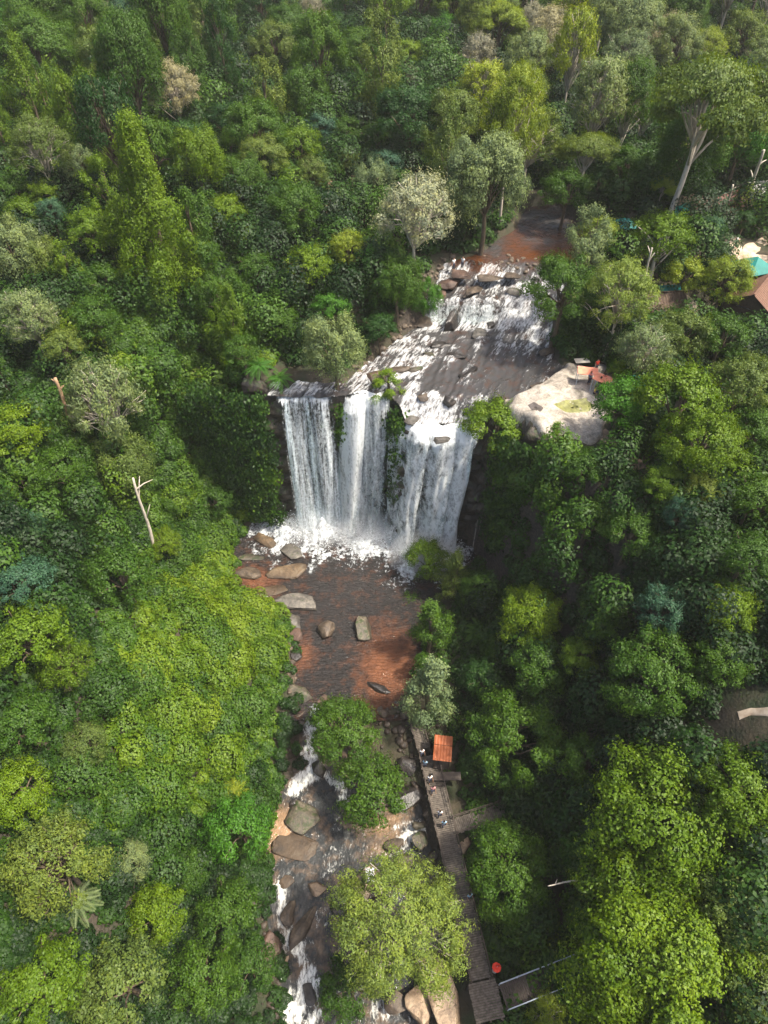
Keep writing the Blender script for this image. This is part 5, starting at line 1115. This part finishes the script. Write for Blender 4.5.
# ------------------------------------------------------------------ people
SKIN = solid('skin', (.32, .18, .11), .6, .05, 2); HAIR = solid('black_hair', (.012, .010, .009), .6, .2, 5); NAVY = solid('dark_trousers', (.03, .035, .06), .85, .2, 4)
CL = {'white': WHITE, 'red': REDC, 'blue': BLUEC, 'black': solid('black_cloth', (.02, .02, .022), .85, .2, 3), 'yellow': solid('yellow_cloth', (.60, .45, .12), .8, .1, 3), 'light blue': solid('light_blue_cloth', (.30, .48, .62), .8, .1, 3), 'pink': solid('pink_cloth', (.62, .30, .32), .8, .1, 3)}
def skin_mesh(name, verts, edges, radii, mat, sub=1, root=0):
    me = bpy.data.meshes.new(name); me.from_pydata([tuple(v) for v in verts], edges, []); ob = bpy.data.objects.new('tmp_skin', me); COL.objects.link(ob)
    md = ob.modifiers.new('s', 'SKIN'); lay = me.skin_vertices[0].data
    for i, r in enumerate(radii): lay[i].radius = (r, r) if not hasattr(r, '__len__') else r
    lay[root].use_root = True
    sb = ob.modifiers.new('u', 'SUBSURF'); sb.levels = sub
    dg = bpy.context.evaluated_depsgraph_get(); m2 = bpy.data.meshes.new_from_object(ob.evaluated_get(dg)); m2.name = name; bpy.data.objects.remove(ob); bpy.data.meshes.remove(me)
    m2.materials.clear(); m2.materials.append(mat); m2.polygons.foreach_set('use_smooth', np.ones(len(m2.polygons), bool)); return m2
def person_meshes(pose):
    st = {'stand': .0, 'walk': .20, 'sit': .0}[pose]; V = []; E = []; R = []
    def v(p, r, par=None):
        V.append(p); R.append(r)
        if par is not None: E.append((par, len(V)-1))
        return len(V)-1
    sit = pose == 'sit'; hz = .18 if sit else .93
    pel = v((0, 0, hz), (.15, .11)); wa = v((0, 0, hz+.17), (.13, .09), pel); ch = v((0, .01, hz+.38), (.16, .105), wa); nk = v((0, .01, hz+.52), (.06, .06), ch); hd0 = v((0, -.01, hz+.60), (.075, .085), nk)
    hd1 = v((0, -.02, hz+.70), (.085, .10), hd0); hd2 = v((0, .0, hz+.79), (.06, .07), hd1); v((0, -.125, hz+.67), .014, hd1)
    for sg in (-1, 1):
        v((sg*.085, .0, hz+.67), .016, hd1)
        sh = v((sg*.19, .01, hz+.46), .058, ch); a = -sg*st*1.2
        el = v((sg*.25, a*.5+.02, hz+.19), .042, sh); wr = v((sg*.25, a-.10-(.15 if sit else 0), hz-.03+(.12 if sit else 0)), .028, el); pa = v((sg*.25, a-.14-(.15 if sit else 0), hz-.10+(.1 if sit else 0)), (.036, .022), wr)
        for q in range(4): f1 = v((sg*.25+(q-1.5)*.021, a-.165-(.15 if sit else 0), hz-.155+(.1 if sit else 0)-.006*(q in (1, 2))), .0095, pa); v((sg*.25+(q-1.5)*.021, a-.16-(.15 if sit else 0), hz-.195+(.1 if sit else 0)-.008*(q in (1, 2))), .008, f1)
        th = v((sg*.25-sg*.045, a-.16, hz-.12+(.1 if sit else 0)), .011, pa)
        if sit: hp = v((sg*.10, -.05, hz), .085, pel); kn = v((sg*.13, -.42, hz+.26), .06, hp); an = v((sg*.12, -.50, hz-.12), .04, kn); v((sg*.12, -.66, hz-.15), .035, an)
        else: hp = v((sg*.09, 0, hz-.06), .088, pel); kn = v((sg*.10, sg*st*.5-.03, .50), .062, hp); an = v((sg*.10, sg*st+.02, .09), .040, kn); v((sg*.10, sg*st-.14, .045), .036, an)
    body = skin_mesh('body', V, E, R, SKIN)
    def part(name, idxs_pts, rad, edges, mat): return skin_mesh(name, idxs_pts, edges, rad, mat)
    g = .022
    shirt = part('shirt', [V[0], V[1], V[2], (0, .01, hz+.475)]+[p for sg_i in range(2) for p in ()]+[(-.2, .01, hz+.46), (-.235, -.0, hz+.30), (.2, .01, hz+.46), (.235, 0, hz+.30)],
                 [(.165, .13), (.155, .12), (.185, .13), (.10, .09), .08, .062, .08, .062], [(0, 1), (1, 2), (2, 3), (2, 4), (4, 5), (2, 6), (6, 7)], WHITE)
    tv = [V[0]]; te = []; tr_ = [(.17, .135)]
    for sg in (-1, 1):
        b = len(tv)
        pts = [(sg*.10, -.05, hz), (sg*.13, -.42, hz+.26), (sg*.12, -.49, hz-.05)] if sit else [(sg*.09, 0, hz-.06), (sg*.10, sg*st*.5-.03, .50), (sg*.10, sg*st*.95+.02, .16)]
        tv += pts; tr_ += [.105, .08, .06]; te += [(0, b), (b, b+1), (b+1, b+2)]
    trou = part('trousers', tv, tr_, te, NAVY)
    hair = part('hair', [(0, .03, hz+.76), (0, .05, hz+.68), (0, -.03, hz+.80)], [(.082, .085), (.088, .07), (.06, .06)], [(0, 1), (0, 2)], HAIR)
    return body, shirt, trou, hair
PM = {k: person_meshes(k) for k in ('stand', 'walk', 'sit')}
def person(label, x, y, z, rz, pose, top, trous='dark'):
    o = thing('person', label, 'person', (x, y, z), rz, 'visitors')
    b, s, t, h = PM[pose]
    for nme, me, mt in (('body', b, None), ('shirt', s, CL[top]), ('trousers', t, None), ('hair', h, None)):
        c = link(me, nme, o)
        if mt: c.material_slots[0].link = 'OBJECT'; c.material_slots[0].material = mt
def onwalk(u, v, zz=.06, h=1.0):
    d = rays(u, v)*((zz+h-CAM_H)/rays(u, v)[2]); return float(d[0]), float(d[1])
for (u, v, lab, rz, pose, top) in [
    (422, 752, 'person in white walking at the upper end of the walkway, beside the orange-roofed shelter', .2, 'walk', 'white'), (425, 763, 'person in light blue shirt just below the white-shirted one by the shelter', 2.9, 'stand', 'light blue'),
    (430, 778, 'person in white shirt third from the upper end of the walkway', .2, 'walk', 'white'), (433, 789, 'person in pink shirt behind the third walker on the walkway', .1, 'walk', 'pink'),
    (440, 813, 'person in white shirt, upper of two near the side walkway junction', 3.0, 'walk', 'white'), (444, 823, 'person in light blue shirt, lower of two near the side walkway junction', 3.2, 'walk', 'light blue')]:
    x, y = onwalk(u, v); f = (y-29.6)/(9.6-29.6); xc = 4.7+(8.5-4.7)*f; x = min(max(x, xc-.7), xc+.7); person(lab, x, y, .05*(1-f)+.0, rz, pose, top)
x, y = onwalk(470.5, 896, .02); f = (y-29.6)/-20; person('person in light blue leaning by the right rail of the lower walkway', min(x, 4.7+3.8*f+.65), y, .012, .4, 'stand', 'light blue')
person('person in red sheltering under the red umbrella', px_+.15, py_+.1, .0, .3, 'stand', 'red')
def onledge(u, v, h=.9):
    d = rays(u, v); t = np.linspace(60, 110, 2000); P = d[None]*t[:, None]; z = CAM_H+P[:, 2]; g = ZLED(P[:, 0], P[:, 1])+h; i = int(np.argmax(z <= g)); return P[i, 0], P[i, 1], g[i]-h
for (u, v, lab, rz, pose, top) in [(590, 378, 'person in dark blue standing in front of the first salmon awning', .3, 'stand', 'blue'), (596, 387, 'person in yellow sitting at the lower left of the ledge group', 1.0, 'sit', 'yellow'),
    (600, 383, 'person in black in the middle of the ledge group', 2.0, 'stand', 'black'), (604, 380, 'person in red at the upper right of the ledge group', 2.6, 'stand', 'red'), (606, 388, 'person in black sitting at the right of the ledge group', .4, 'sit', 'black'),
    (597, 365, 'person in red behind the salmon awnings under the trees', .4, 'stand', 'red')]:
    p = onledge(u, v); person(lab, float(p[0]), float(p[1]), float(p[2]), rz, pose, top)
for (u, v, lab, rz) in [(453, 272, 'left of two people in white at the edge of the brown pool', .5), (462, 270, 'right of two people in white at the edge of the brown pool', -.5)]:
    x, y, z, t = hit(u, v, .9); person(lab, x, y, max(z-.9, 27.0)+.0, rz, 'stand', 'white')
x, y, z, t = hit(736, 243, .8); person('person in white walking on the sandy path, upper right', x, y, z-.75, 1, 'walk', 'white')
# ------------------------------------------------------------------ light, air, camera
SUN_EL, SUN_AZ = R_(62), R_(104)
W = bpy.data.worlds.new('World'); S.world = W; W.use_nodes = True; nt = W.node_tree; bg = nt.nodes['Background']
sky = nt.nodes.new('ShaderNodeTexSky'); sky.sky_type = 'NISHITA'; sky.sun_disc = False; sky.sun_elevation = SUN_EL; sky.sun_rotation = SUN_AZ; sky.dust_density = 5.0; sky.ozone_density = .4
nt.links.new(sky.outputs[0], bg.inputs[0]); bg.inputs[1].default_value = .15
sl = bpy.data.lights.new('sun', 'SUN'); sl.energy = 4.2; sl.angle = R_(3.0); sl.color = (1, .93, .80); so = bpy.data.objects.new('sun', sl); COL.objects.link(so)
from mathutils import Vector
dv = Vector((math.cos(SUN_EL)*math.sin(SUN_AZ), math.cos(SUN_EL)*math.cos(SUN_AZ), math.sin(SUN_EL))); so.rotation_euler = dv.to_track_quat('Z', 'Y').to_euler(); so.location = (60, 60, 150)
if HAZE:
    m, nt, out = newmat('haze_air'); pv = nt.nodes.new('ShaderNodeVolumePrincipled'); pv.inputs['Color'].default_value = (1, .99, .95, 1); pv.inputs['Density'].default_value = HAZE; nt.links.new(pv.outputs[0], out.inputs['Volume'])
    hz = MB().box((0, 150, 30), (900, 700, 90)).build('haze', m); tag(hz, kind='stuff')
cd = bpy.data.cameras.new('camera'); co_ = bpy.data.objects.new('camera', cd); COL.objects.link(co_); co_.location = (0, 0, CAM_H); co_.rotation_euler = (math.pi/2-PITCH, 0, 0)
cd.sensor_fit = 'VERTICAL'; cd.sensor_height = 24; cd.lens = F_PX/1024*24; cd.clip_start = .5; cd.clip_end = 6000; S.camera = co_
S.view_settings.view_transform = 'Standard'; S.view_settings.look = 'None'; S.view_settings.exposure = EXPO; S.view_settings.gamma = 1; S.view_settings.use_curve_mapping = False
cy = S.cycles; cy.max_bounces = 5; cy.diffuse_bounces = 3; cy.glossy_bounces = 2; cy.transmission_bounces = 3; cy.transparent_max_bounces = 16; cy.volume_bounces = 1
cy.caustics_reflective = False; cy.caustics_refractive = False; cy.use_denoising = True; cy.use_adaptive_sampling = True; cy.adaptive_threshold = .02
